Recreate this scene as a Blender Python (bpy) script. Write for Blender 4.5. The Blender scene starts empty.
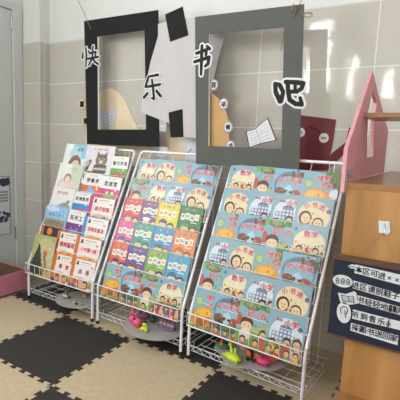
import bpy, math, random
from mathutils import Vector, Matrix, geometry

random.seed(7)
SC = bpy.context.scene
COL = SC.collection
PI = math.pi

# ------------------------------------------------------------------ camera
CAM = Vector((2.1602, -1.8521, 1.2169))
YAW, PITCH, ROLL, FPX = 0.5389, 0.1354, 0.0441, 408.04
def cam_axes():
    cy, sy, cp, sp = math.cos(YAW), math.sin(YAW), math.cos(PITCH), math.sin(PITCH)
    f = Vector((-sy*cp, cy*cp, -sp)); r = Vector((cy, sy, 0)); u = r.cross(f)
    cr, sr = math.cos(ROLL), math.sin(ROLL)
    return cr*r + sr*u, -sr*r + cr*u, f
CR, CU, CF = cam_axes()
cam = bpy.data.cameras.new('camera'); cam.sensor_width = 36; cam.lens = FPX/400*36; cam.clip_start = .02
co = bpy.data.objects.new('camera', cam); COL.objects.link(co)
co.matrix_world = Matrix(((CR.x, CU.x, -CF.x, CAM.x), (CR.y, CU.y, -CF.y, CAM.y), (CR.z, CU.z, -CF.z, CAM.z), (0, 0, 0, 1)))
SC.camera = co

# ------------------------------------------------------------------ world, light, exposure
w = bpy.data.worlds.new('world'); SC.world = w; w.use_nodes = True
w.node_tree.nodes['Background'].inputs[0].default_value = (.78, .86, 1, 1)
w.node_tree.nodes['Background'].inputs[1].default_value = 1.5
def area(name, loc, rot, sx, sy, e, col):
    l = bpy.data.lights.new(name, 'AREA'); l.shape = 'RECTANGLE'; l.size = sx; l.size_y = sy; l.energy = e; l.color = col
    o = bpy.data.objects.new(name, l); COL.objects.link(o); o.location = loc; o.rotation_euler = rot
    return o
# daylight entering through the rear windows, the widest added as fill, and through the side window nearer the viewer
REARY = -3.3
RWIN = [(.10, .50, 1.95, 3.15), (.74, .90, 1.95, 2.62), (1.24, 1.44, 1.95, 2.4), (2.1, 3.7, .95, 2.85)]   # rear windows: x0, x1, z0, z1; last one added to light the cabinet front
for x0, x1, z0, z1 in RWIN:
    area('daylight_fill_rear', ((x0+x1)/2, REARY-.16, (z0+z1)/2), (PI/2, 0, 0), x1-x0, z1-z0, (90 if x1 < 2 else 15)*(x1-x0)*(z1-z0), (1, .985, .95))
LWIN = (-2.9, -1.3, 1.0, 2.75)                                       # side window: y0, y1, z0, z1
area('daylight_side', (-1.13-.16, (LWIN[0]+LWIN[1])/2, (LWIN[2]+LWIN[3])/2), (0, -PI/2, 0), LWIN[3]-LWIN[2], LWIN[1]-LWIN[0], 75, (.97, .985, 1))
SC.view_settings.view_transform = 'Standard'; SC.view_settings.look = 'None'
SC.view_settings.gamma = 1; SC.view_settings.use_curve_mapping = False
SC.view_settings.exposure = 0.0

# ------------------------------------------------------------------ helpers
def lin(c):
    return tuple((v/255/12.92 if v/255 <= .04045 else ((v/255+.055)/1.055)**2.4) for v in c)
def at(px, py, Y):
    """point of the vertical plane y = Y seen at a place of the photograph"""
    d = CF + CR*((px-200)/FPX) + CU*((200-py)/FPX)
    return CAM + d*((Y-CAM.y)/d.y)

def mat(name, c, rough=.5, metal=0, var=.06, scale=12, bump=0, bscale=60, coat=0, spec=.5, stretch=None):
    m = bpy.data.materials.new(name); m.use_nodes = True
    nt = m.node_tree; b = nt.nodes['Principled BSDF']
    tc = nt.nodes.new('ShaderNodeTexCoord'); n = nt.nodes.new('ShaderNodeTexNoise')
    n.inputs['Scale'].default_value = scale; n.inputs['Detail'].default_value = 4
    src = tc.outputs['Object']
    if stretch:
        mp = nt.nodes.new('ShaderNodeMapping'); mp.inputs['Scale'].default_value = stretch
        nt.links.new(src, mp.inputs[0]); src = mp.outputs[0]
    nt.links.new(src, n.inputs['Vector'])
    r = nt.nodes.new('ShaderNodeValToRGB'); l = lin(c)
    r.color_ramp.elements[0].position = .3; r.color_ramp.elements[1].position = .7
    r.color_ramp.elements[0].color = (*[v*(1-var) for v in l], 1)
    r.color_ramp.elements[1].color = (*[min(1, v*(1+var)) for v in l], 1)
    nt.links.new(n.outputs['Fac'], r.inputs[0]); nt.links.new(r.outputs[0], b.inputs['Base Color'])
    b.inputs['Roughness'].default_value = rough; b.inputs['Metallic'].default_value = metal
    b.inputs['Coat Weight'].default_value = coat; b.inputs['Coat Roughness'].default_value = .15
    b.inputs['Specular IOR Level'].default_value = spec
    if bump:
        n2 = nt.nodes.new('ShaderNodeTexNoise'); n2.inputs['Scale'].default_value = bscale
        bp = nt.nodes.new('ShaderNodeBump'); bp.inputs['Strength'].default_value = bump; bp.inputs['Distance'].default_value = .004
        nt.links.new(tc.outputs['Object'], n2.inputs['Vector']); nt.links.new(n2.outputs['Fac'], bp.inputs['Height'])
        nt.links.new(bp.outputs[0], b.inputs['Normal'])
    return m

def print_mat(name, rough, coat):
    m = bpy.data.materials.new(name); m.use_nodes = True; nt = m.node_tree; b = nt.nodes['Principled BSDF']
    a = nt.nodes.new('ShaderNodeAttribute'); a.attribute_name = 'ink'
    tc = nt.nodes.new('ShaderNodeTexCoord'); n = nt.nodes.new('ShaderNodeTexNoise'); n.inputs['Scale'].default_value = 70
    nt.links.new(tc.outputs['Object'], n.inputs['Vector'])
    h = nt.nodes.new('ShaderNodeHueSaturation'); mr = nt.nodes.new('ShaderNodeMapRange')
    mr.inputs['To Min'].default_value = .80; mr.inputs['To Max'].default_value = 1.02
    nt.links.new(n.outputs['Fac'], mr.inputs['Value']); nt.links.new(mr.outputs[0], h.inputs['Value'])
    nt.links.new(a.outputs['Color'], h.inputs['Color']); nt.links.new(h.outputs[0], b.inputs['Base Color'])
    b.inputs['Roughness'].default_value = rough; b.inputs['Coat Weight'].default_value = coat; b.inputs['Coat Roughness'].default_value = .22
    return m

def wood_mat(name, c1, c2, axis_scale=(14, 14, 1.2), rough=.42):
    m = bpy.data.materials.new(name); m.use_nodes = True; nt = m.node_tree; b = nt.nodes['Principled BSDF']
    tc = nt.nodes.new('ShaderNodeTexCoord'); mp = nt.nodes.new('ShaderNodeMapping'); mp.inputs['Scale'].default_value = axis_scale
    n = nt.nodes.new('ShaderNodeTexNoise'); n.inputs['Scale'].default_value = 1; n.inputs['Detail'].default_value = 5; n.inputs['Distortion'].default_value = .6
    nt.links.new(tc.outputs['Object'], mp.inputs[0]); nt.links.new(mp.outputs[0], n.inputs['Vector'])
    r = nt.nodes.new('ShaderNodeValToRGB'); r.color_ramp.elements[0].position = .3; r.color_ramp.elements[1].position = .72
    r.color_ramp.elements[0].color = (*lin(c1), 1); r.color_ramp.elements[1].color = (*lin(c2), 1)
    nt.links.new(n.outputs['Fac'], r.inputs[0]); nt.links.new(r.outputs[0], b.inputs['Base Color']); b.inputs['Roughness'].default_value = rough
    return m

class MB:
    def __init__(s): s.v = []; s.f = []; s.c = []; s.smooth = []
    def add(s, vs, fs, col=None, smooth=False):
        k = len(s.v); s.v += [tuple(v) for v in vs]
        for f in fs: s.f.append([i+k for i in f]); s.c.append(col); s.smooth.append(smooth)
        return s
    def box(s, a, b, col=None):
        (x0, y0, z0), (x1, y1, z1) = a, b
        v = [(x, y, z) for z in (z0, z1) for y in (y0, y1) for x in (x0, x1)]
        return s.add(v, [(0, 2, 3, 1), (4, 5, 7, 6), (0, 1, 5, 4), (2, 6, 7, 3), (0, 4, 6, 2), (1, 3, 7, 5)], col)
    def tube(s, pts, r, n=8, col=None, closed=False, r2=None):
        pts = [Vector(p) for p in pts]; N = len(pts); rings = []
        up = None
        for i, p in enumerate(pts):
            if closed: t = (pts[(i+1) % N]-pts[i-1])
            else: t = pts[min(i+1, N-1)]-pts[max(i-1, 0)]
            t.normalize()
            if up is None: up = t.orthogonal().normalized()
            up = (up - t*up.dot(t)).normalized(); q = t.cross(up)
            rr = r if r2 is None else r+(r2-r)*i/(N-1)
            k = 1
            if 0 < i < N-1 and not closed:
                a1 = (pts[i]-pts[i-1]).normalized(); k = 1/max(.6, math.sqrt(max(.1, (1+a1.dot((pts[i+1]-pts[i]).normalized()))/2)))
            rings.append([p+(up*math.cos(2*PI*j/n)+q*math.sin(2*PI*j/n))*rr*(k if k < 1.3 else 1.3) for j in range(n)])
        v = [x for g in rings for x in g]; f = []
        for i in range(N if closed else N-1):
            a, b = i*n, ((i+1) % N)*n
            for j in range(n): f.append((a+j, a+(j+1) % n, b+(j+1) % n, b+j))
        s.add(v, f, col, True)
        if not closed: s.add(rings[0]+rings[-1], [tuple(reversed(range(n))), tuple(range(n, 2*n))], col)
        return s
    def ball(s, c, r, col=None, sc=(1, 1, 1), n=12, rot=None):
        c = Vector(c); m = n//2; v = []; f = []
        for i in range(m+1):
            th = PI*i/m
            for j in range(n):
                p = Vector((math.sin(th)*math.cos(2*PI*j/n)*sc[0], math.sin(th)*math.sin(2*PI*j/n)*sc[1], math.cos(th)*sc[2]))*r
                if rot: p = Matrix.Rotation(rot[0], 3, rot[1]) @ p
                v.append(c+p)
        for i in range(m):
            for j in range(n): f.append((i*n+j, (i+1)*n+j, (i+1)*n+(j+1) % n, i*n+(j+1) % n))
        return s.add(v, f, col, True)
    def prism(s, pts, a, b, ax='y', col=None, holes=None):
        """2-D outline (x,z) pushed along y, or (x,y) along z, or (y,z) along x; optional holes"""
        put = {'y': lambda p, d: (p[0], d, p[1]), 'z': lambda p, d: (p[0], p[1], d), 'x': lambda p, d: (d, p[0], p[1])}[ax]
        loops = [list(pts)]+[list(h) for h in (holes or [])]
        flat = [p for l in loops for p in l]
        tris = geometry.tessellate_polygon([[Vector((p[0], p[1], 0)) for p in l] for l in loops])
        n = len(flat); v = [put(p, a) for p in flat]+[put(p, b) for p in flat]
        f = [tuple(t) for t in tris]+[tuple(i+n for i in reversed(t)) for t in tris]
        k = 0
        for l in loops:
            m = len(l)
            for i in range(m): f.append((k+i, k+(i+1) % m, k+(i+1) % m+n, k+i+n))
            k += m
        return s.add(v, f, col)
    def build(s, name, m, parent=None, mw=None, bevel=0):
        me = bpy.data.meshes.new(name); me.from_pydata(s.v, [], s.f)
        if any(c is not None for c in s.c):
            at_ = me.color_attributes.new('ink', 'FLOAT_COLOR', 'CORNER')
            for p in me.polygons:
                c = s.c[p.index] or (200, 200, 200); l = (*lin(c), 1)
                for li in p.loop_indices: at_.data[li].color = l
        for p, sm in zip(me.polygons, s.smooth): p.use_smooth = sm
        me.materials.append(m); me.update()
        import bmesh
        if not getattr(s, 'flat', False):
            bm = bmesh.new(); bm.from_mesh(me); bmesh.ops.recalc_face_normals(bm, faces=bm.faces); bm.to_mesh(me); bm.free()
        o = bpy.data.objects.new(name, me); COL.objects.link(o)
        if parent: o.parent = parent
        if mw is not None: o.matrix_world = mw
        if bevel:
            bv = o.modifiers.new('bevel', 'BEVEL'); bv.width = bevel; bv.segments = 2; bv.limit_method = 'ANGLE'
        return o

def tag(o, label=None, cat=None, group=None, kind=None):
    for k, v in (('label', label), ('category', cat), ('group', group), ('kind', kind)):
        if v: o[k] = v
    return o
def empty(name, loc=(0, 0, 0), rz=0, mw=None):
    o = bpy.data.objects.new(name, None); COL.objects.link(o); o.empty_display_size = .05
    if mw is not None: o.matrix_world = mw
    else: o.location = loc; o.rotation_euler = (0, 0, rz)
    return o
def copy_tree(o, kids):
    c = o.copy(); COL.objects.link(c)
    for ch, gk in kids:
        d = ch.copy(); COL.objects.link(d); d.parent = c
        for g in gk:
            e = g.copy(); COL.objects.link(e); e.parent = d
    return c
def fillet(pts, r, n=5):
    pts = [Vector(p) for p in pts]; out = [pts[0]]
    for i in range(1, len(pts)-1):
        a = (pts[i-1]-pts[i]).normalized(); b = (pts[i+1]-pts[i]).normalized()
        p0 = pts[i]+a*r; p1 = pts[i]+b*r
        for k in range(n+1):
            t = k/n; out.append((1-t)**2*p0+2*t*(1-t)*pts[i]+t*t*p1)
    out.append(pts[-1]); return out

# lettering: outlines of the built-in font turned into flat triangles
_glyph = {}
def glyph(ch, off):
    if (ch, off) in _glyph: return _glyph[(ch, off)]
    c = bpy.data.curves.new('t', 'FONT'); c.body = ch; c.size = 1; c.resolution_u = 2; c.offset = off
    o = bpy.data.objects.new('t', c); COL.objects.link(o)
    bpy.context.view_layer.update()
    dg = bpy.context.evaluated_depsgraph_get(); m = bpy.data.meshes.new_from_object(o.evaluated_get(dg))
    vs = [(v.co.x, v.co.y) for v in m.vertices]; fs = [tuple(p.vertices) for p in m.polygons]
    xs = [v[0] for v in vs] or [0]; ys = [v[1] for v in vs] or [0]
    cx, cy = (min(xs)+max(xs))/2, (min(ys)+max(ys))/2
    g = ([(x-cx, y-cy) for x, y in vs], fs)
    bpy.data.objects.remove(o); bpy.data.curves.remove(c); bpy.data.meshes.remove(m)
    _glyph[(ch, off)] = g; return g

class Art:
    """flat printed layers on a w x h sheet facing -y (x right, z up)"""
    def __init__(s, w, h, bg, y=0.0):
        s.mb = MB(); s.mb.flat = True; s.w = w; s.h = h; s.y = y; s.k = 0
        s.poly([(0, 0), (1, 0), (1, 1), (0, 1)], bg)
    def _y(s): s.k += 1; return s.y-.00003*s.k
    def clip(s, P):
        for ax, lim, sg in ((0, 0, 1), (0, 1, -1), (1, 0, 1), (1, 1, -1)):
            out = []
            for i in range(len(P)):
                a, b = P[i-1], P[i]; da, db = (a[ax]-lim)*sg, (b[ax]-lim)*sg
                if (da >= 0) != (db >= 0):
                    t = da/(da-db); out.append((a[0]+(b[0]-a[0])*t, a[1]+(b[1]-a[1])*t))
                if db >= 0: out.append(b)
            P = out
            if not P: return P
        return P
    def poly(s, P, col):
        P = s.clip(P)
        if len(P) < 3: return
        A = sum(P[i-1][0]*P[i][1]-P[i][0]*P[i-1][1] for i in range(len(P)))
        if A < 0: P = P[::-1]
        y = s._y(); v = [(p[0]*s.w, y, p[1]*s.h) for p in P]
        t = geometry.tessellate_polygon([[Vector((p[0], p[2], 0)) for p in v]])
        fs = []
        for a, b, c in t:
            ar = (v[b][0]-v[a][0])*(v[c][2]-v[a][2])-(v[c][0]-v[a][0])*(v[b][2]-v[a][2])
            fs.append((a, b, c) if ar > 0 else (a, c, b))
        s.mb.add(v, fs, col)
    def rect(s, x0, y0, x1, y1, col): s.poly([(x0, y0), (x1, y0), (x1, y1), (x0, y1)], col)
    def ell(s, cx, cy, rx, ry, col, n=18, a0=0, a1=360):
        P = [(cx+rx*math.cos(math.radians(a0+(a1-a0)*i/n)), cy+ry*math.sin(math.radians(a0+(a1-a0)*i/n))) for i in range(n+(a1-a0 < 360))]
        s.poly(P, col)
    def text(s, t, x, y, size, col, off=.02, gap=1.0, rot=0, arc=0, outline=None, jig=0):
        asp = s.h/s.w; n = len(t)
        for ps, (o, c) in enumerate(([(off+.05, outline)] if outline else [])+[(off, col)]):
            yy = s.y-.00003*s.k; nd = 0 if o < .008 else (8 if o > .05 else 5)
            sh = [(0, 0)]+[(o*math.cos(2*PI*q/nd), o*math.sin(2*PI*q/nd)) for q in range(nd)]
            for i, ch in enumerate(t):
                if ch == ' ': continue
                vs, fs = glyph(ch, 0)
                k = i-(n-1)/2
                r = math.radians(rot+(jig if i % 2 else -jig)-arc*k)
                cx = x*s.w+k*size*gap*s.h*math.cos(math.radians(rot)); cy = y*s.h+k*size*gap*s.h*math.sin(math.radians(rot))-abs(k)**1.6*arc*.0022*size*s.h*10
                ca, sa = math.cos(r), math.sin(r); S = size*s.h
                for q, (dx, dy) in enumerate(sh):
                    v = [(cx+((p[0]+dx)*ca-(p[1]+dy)*sa)*S, yy-.00003*(q+1)-.000007*i, cy+((p[0]+dx)*sa+(p[1]+dy)*ca)*S) for p in vs]
                    s.mb.add(v, fs, c)
            s.k += nd+2
    def scatter(s, seed, n, x0, y0, x1, y1, cols, r=.02):
        q = random.Random(seed)
        for _ in range(n):
            a = q.uniform(.6, 1.7)*r; s.ell(q.uniform(x0, x1), q.uniform(y0, y1), a*q.uniform(.7, 1.5), a*q.uniform(.6, 1.1), cols[q.randrange(len(cols))], 7)
    def kid(s, x, y, r, hair, shirt, skin=(232, 190, 150)):
        a = s.w/s.h
        s.ell(x, y-r*1.9, r*1.1, r*1.3*a*1.1, shirt); s.ell(x, y+r*.15, r*1.12, r*1.15*a, hair); s.ell(x, y-r*.15*a, r*.85, r*.8*a, skin)
        for e in (-.35, .35): s.ell(x+e*r, y-r*.1, r*.12, r*.14, (40, 30, 30), 8)
        s.ell(x, y-r*.5*a, r*.2, r*.1, (190, 60, 60), 8)

# ------------------------------------------------------------------ materials
M = {}
M['plaster'] = mat('white_plaster', (222, 223, 219), .85, var=.03, scale=3, bump=.05, bscale=30)
M['door'] = mat('door_paint', (205, 208, 206), .5, var=.02, scale=3)
M['white_metal'] = mat('white_enamel', (240, 242, 246), .28, var=.02)
M['rubber'] = mat('black_rubber', (24, 24, 24), .7)
M['black_foam'] = mat('black_mat_foam', (47, 44, 40), .75, var=.12, scale=40, bump=.35, bscale=220)
M['beige_foam'] = mat('beige_mat_foam', (196, 178, 148), .8, var=.07, scale=30, bump=.35, bscale=220)
M['black_board'] = mat('black_card', (15, 16, 17), .85, var=.1)
M['grey_board'] = mat('grey_card', (90, 92, 88), .85, var=.05)
M['lilac_board'] = mat('lilac_card', (200, 195, 194), .85, var=.03)
M['tan_board'] = mat('tan_card', (232, 212, 180), .85, var=.05, scale=6)
M['ochre_board'] = mat('ochre_card', (196, 158, 104), .85, var=.06, scale=6)
M['maroon'] = mat('maroon_card', (104, 24, 36), .6, var=.08)
M['print'] = print_mat('printed_gloss', .38, .25)
M['paper'] = print_mat('printed_paper', .75, 0)
M['pages'] = mat('page_edges', (228, 224, 214), .9)
M['wood'] = wood_mat('pine_boards', (150, 104, 56), (182, 134, 80))
M['wood_h'] = wood_mat('pine_board_top', (140, 96, 56), (168, 122, 78), (14, 1.6, 14), .3)
M['dark_wood'] = wood_mat('brown_frame_wood', (78, 50, 34), (108, 72, 48), (2, 14, 14))
M['pink'] = mat('pink_board', (216, 154, 160), .75, var=.07, scale=14)
M['pink_box'] = mat('pink_box_paint', (205, 130, 148), .6, var=.05)
M['box_inside'] = mat('brown_box_lining', (120, 88, 70), .8)
M['navy'] = mat('navy_board', (19, 27, 44), .8, var=.08)
M['jute'] = mat('jute_string', (150, 122, 84), .95, var=.25, scale=80)
M['tray'] = mat('grey_card_tray', (168, 164, 158), .8, var=.06)
M['clay'] = print_mat('modelling_clay', .55, .1)
M['steel'] = mat('steel', (190, 190, 188), .25, 1)
M['clear'] = mat('pale_hook_plastic', (205, 212, 214), .15, var=.1)
M['floor'] = mat('grey_floor', (150, 142, 130), .5)

# glazed wall tiles in a straight grid
m = bpy.data.materials.new('glazed_tiles'); m.use_nodes = True; nt = m.node_tree; b = nt.nodes['Principled BSDF']
tc = nt.nodes.new('ShaderNodeTexCoord'); sx = nt.nodes.new('ShaderNodeSeparateXYZ'); nt.links.new(tc.outputs['Object'], sx.inputs[0])
cb = nt.nodes.new('ShaderNodeCombineXYZ')
ad = nt.nodes.new('ShaderNodeMath'); ad.operation = 'ADD'
mu = nt.nodes.new('ShaderNodeMath'); mu.operation = 'ADD'
nt.links.new(sx.outputs['X'], mu.inputs[0]); nt.links.new(sx.outputs['Y'], mu.inputs[1])
nt.links.new(mu.outputs[0], ad.inputs[0]); ad.inputs[1].default_value = -1.687+.677*10
az = nt.nodes.new('ShaderNodeMath'); az.operation = 'ADD'; az.inputs[1].default_value = -1.3376+.3411*10
nt.links.new(sx.outputs['Z'], az.inputs[0])
nt.links.new(ad.outputs[0], cb.inputs['X']); nt.links.new(az.outputs[0], cb.inputs['Y'])
br = nt.nodes.new('ShaderNodeTexBrick'); br.offset = 0; br.inputs['Scale'].default_value = 1
br.inputs['Brick Width'].default_value = .677; br.inputs['Row Height'].default_value = .3411
br.inputs['Mortar Size'].default_value = .0028; br.inputs['Mortar Smooth'].default_value = .1
br.inputs['Color1'].default_value = (*lin((208, 203, 192)), 1); br.inputs['Color2'].default_value = (*lin((203, 198, 188)), 1)
br.inputs['Mortar'].default_value = (*lin((240, 239, 234)), 1)
nt.links.new(cb.outputs[0], br.inputs['Vector'])
ns = nt.nodes.new('ShaderNodeTexNoise'); ns.inputs['Scale'].default_value = 9; ns.inputs['Detail'].default_value = 6
nt.links.new(tc.outputs['Object'], ns.inputs['Vector'])
mx = nt.nodes.new('ShaderNodeMixRGB'); mx.blend_type = 'MULTIPLY'; mx.inputs[0].default_value = .18
nt.links.new(br.outputs['Color'], mx.inputs[1]); nt.links.new(ns.outputs['Color'], mx.inputs[2])
nt.links.new(mx.outputs[0], b.inputs['Base Color'])
b.inputs['Roughness'].default_value = .07
ns2 = nt.nodes.new('ShaderNodeTexNoise'); ns2.inputs['Scale'].default_value = 7
nt.links.new(tc.outputs['Object'], ns2.inputs['Vector'])
bp = nt.nodes.new('ShaderNodeBump'); bp.inputs['Strength'].default_value = .10; bp.inputs['Distance'].default_value = .01
nt.links.new(ns2.outputs['Fac'], bp.inputs['Height']); nt.links.new(bp.outputs[0], b.inputs['Normal'])
M['tiles'] = m
# window glass
m = bpy.data.materials.new('window_glass'); m.use_nodes = True; nt = m.node_tree
for n in list(nt.nodes): nt.nodes.remove(n)
o_ = nt.nodes.new('ShaderNodeOutputMaterial'); t_ = nt.nodes.new('ShaderNodeBsdfTransparent'); g_ = nt.nodes.new('ShaderNodeBsdfGlossy'); g_.inputs['Roughness'].default_value = .02
x_ = nt.nodes.new('ShaderNodeMixShader'); x_.inputs[0].default_value = .07
nt.links.new(t_.outputs[0], x_.inputs[1]); nt.links.new(g_.outputs[0], x_.inputs[2]); nt.links.new(x_.outputs[0], o_.inputs[0])
M['glass'] = m

# ------------------------------------------------------------------ the room
def struct(name, mb, m, parent=None, bevel=0):
    o = mb.build(name, m, parent, bevel=bevel)
    if not parent: o['kind'] = 'structure'
    return o
LX, RX, BY, CH = -1.13, 4.0, .6, 3.3
struct('floor', MB().box((LX-.2, REARY-.1, -.06), (RX+.2, BY+.2, -.012)), M['floor'])
struct('ceiling', MB().box((LX-.2, REARY-.1, CH), (RX+.2, BY+.2, CH+.1)), M['plaster'])
struct('wall_back', MB().box((LX-.2, BY+.01, -.012), (RX+.2, BY+.2, CH)), M['plaster'])
TT = 1.3376+2*.3411
struct('trim_1', MB().box((-.89, BY, -.012), (RX, BY+.01, TT)), M['tiles'])
struct('trim_2', MB().box((-.89, BY-.003, TT), (RX, BY+.01, TT+.006)), M['door'])
# shallow column in the left corner, tiled like the wall
struct('wall_column', MB().box((LX-.02, .51, -.012), (-.90, BY+.01, CH)), M['plaster'])
struct('trim_3', MB().box((LX-.01, .50, -.012), (-.893, .51, TT)).box((-.90, .50, -.012), (-.89, BY, TT)), M['tiles'])
struct('trim_4', MB().box((-.896, .4975, -.012), (-.8875, .506, TT)), M['door'])
struct('wall_right', MB().box((RX, REARY, -.012), (RX+.15, BY+.01, CH)), M['plaster'])
# rear wall with its windows, the widest an added unseen source of fill light
rw = MB(); x = LX-.15
for x0, x1, z0, z1 in RWIN:
    rw.box((x, REARY-.15, -.012), (x0, REARY, CH)); rw.box((x0, REARY-.15, -.012), (x1, REARY, z0)); rw.box((x0, REARY-.15, z1), (x1, REARY, CH)); x = x1
rw.box((x, REARY-.15, -.012), (RX+.15, REARY, CH)); struct('wall_rear', rw, M['plaster'])
def frame_rect(mb, x0, x1, z0, z1, t, y0, y1, mull=()):
    mb.box((x0, y0, z0), (x0+t, y1, z1)).box((x1-t, y0, z0), (x1, y1, z1)).box((x0+t, y0, z0), (x1-t, y1, z0+t)).box((x0+t, y0, z1-t), (x1-t, y1, z1))
    for z in mull: mb.box((x0+t, y0, z-t/2), (x1-t, y1, z+t/2))
    return mb
for i, (x0, x1, z0, z1) in enumerate(RWIN):
    f = struct('window_%d' % (i+1), frame_rect(MB(), x0, x1, z0, z1, .03, REARY-.09, REARY-.04, (z0+(z1-z0)*.66,)), M['door'])
    struct('pane', MB().box((x0+.03, REARY-.068, z0+.03), (x1-.03, REARY-.064, z1-.03)), M['glass'], f)
# left wall: window nearer the viewer and the door in the corner
DY0, DY1, DZ = -.45, .405, 2.27
y0, y1, z0, z1 = LWIN
lw = MB()
lw.box((LX-.15, REARY-.15, -.012), (LX, y0, CH)).box((LX-.15, y0, -.012), (LX, y1, z0)).box((LX-.15, y0, z1), (LX, y1, CH)).box((LX-.15, y1, -.012), (LX, DY0-.03, CH))
lw.box((LX-.15, DY0-.03, DZ+.03), (LX, DY1+.03, CH)).box((LX-.15, DY1+.03, -.012), (LX, BY+.01, CH)); struct('wall_left', lw, M['plaster'])
wf = MB(); X0, X1, t = LX-.10, LX-.05, .04
wf.box((X0, y0, z0), (X1, y0+t, z1)).box((X0, y1-t, z0), (X1, y1, z1)).box((X0, y0+t, z0), (X1, y1-t, z0+t)).box((X0, y0+t, z1-t), (X1, y1-t, z1)).box((X0, (y0+y1)/2-.02, z0+t), (X1, (y0+y1)/2+.02, z1-t))
f = struct('window_5', wf, M['door'])
struct('pane', MB().box((LX-.078, y0+t, z0+t), (LX-.074, y1-t, z1-t)), M['glass'], f)
d = struct('door_1', MB().box((LX-.05, DY0, -.008), (LX-.004, DY1, DZ)), M['door'], bevel=.003)
struct('door_frame', MB().box((LX-.06, DY1+.004, -.01), (LX+.016, .498, DZ+.06)).box((LX-.06, DY0-.06, -.01), (LX+.016, DY0-.004, DZ+.06)).box((LX-.06, DY0-.004, DZ+.004), (LX+.016, DY1+.004, DZ+.06)), M['door'], d, bevel=.004)
for z in (2.12, .30):
    h = MB().tube([(LX+.004, DY1+.002, z), (LX+.004, DY1+.002, z+.10)], .008, 10); h.ball((LX+.004, DY1+.002, z), .009).ball((LX+.004, DY1+.002, z+.10), .009)
    struct('hinge', h, M['steel'], d)
struct('door_handle', MB().tube([(LX, DY0+.08, 1.0), (LX+.05, DY0+.08, 1.0), (LX+.05, DY0+.20, 1.0)], .009, 8).box((LX-.002, DY0+.06, .93), (LX+.004, DY0+.10, 1.07)), M['steel'], d)

# ------------------------------------------------------------------ interlocking foam mats
S = .6; G = 8; DEP = .022
def edge(i, j, axis):
    """jigsaw line from grid corner (i, j) along x (axis 0) or y (axis 1)"""
    flat = (axis == 0 and j*S >= BY-.01)
    x, y = i*S, j*S; pts = [(0, 0)]; st = S/G
    if not flat:
        for k in range(G):
            a = k*st+st*.5; pts += [(a-.014, -DEP/2 if k else 0), (a-.022, DEP/2), (a+.022, DEP/2), (a+.014, -DEP/2)]
    pts.append((S, 0))
    return [(x+p, y+q) if axis == 0 else (x+q, y+p) for p, q in pts]
mat_labels = {
 (0, -1): 'whole black foam mat in the foreground before the left and middle book racks',
 (1, -2): 'black foam floor mat cut off by the bottom edge of the photo at left',
 (2, -1): 'black foam floor mat in front of the right book rack',
 (-1, 0): 'black foam floor mat under the left book rack beside the pink box',
 (1, 0): 'black foam floor mat under the middle and right book racks',
 (0, 0): 'beige foam floor mat mostly under the middle book rack',
 (1, -1): 'beige foam floor mat in front of the middle book rack, between two black mats',
 (-1, -1): 'beige foam floor mat in front of the pink box at the left edge',
 (0, -2): 'beige foam floor mat in the bottom left corner of the photo',
 (2, 0): 'beige foam floor mat in shade behind and beside the right book rack',
 (2, -2): 'beige foam floor mat cut off by the bottom edge below the black mats',
 (3, -1): 'beige foam floor mat in front of the wooden cabinet',
 (3, 0): 'black foam floor mat behind the wooden cabinet'}
for (i, j), lab in mat_labels.items():
    if (i, j) in ((2, -2), (3, 0)): continue
    g = 0.0006
    P = edge(i, j, 0)[:-1]+edge(i+1, j, 1)[:-1]+edge(i, j+1, 0)[::-1][:-1]+edge(i, j, 1)[::-1][:-1]
    cx, cy = (i+.5)*S, (j+.5)*S
    o = MB().prism([(p[0]-cx, p[1]-cy) for p in P], -.0115, 0, 'z').build('foam_floor_mat', M['black_foam'] if (i+j) % 2 else M['beige_foam'])
    o.location = (cx, cy, 0)
    tag(o, lab, 'floor mat', 'jigsaw foam floor mats')

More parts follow.
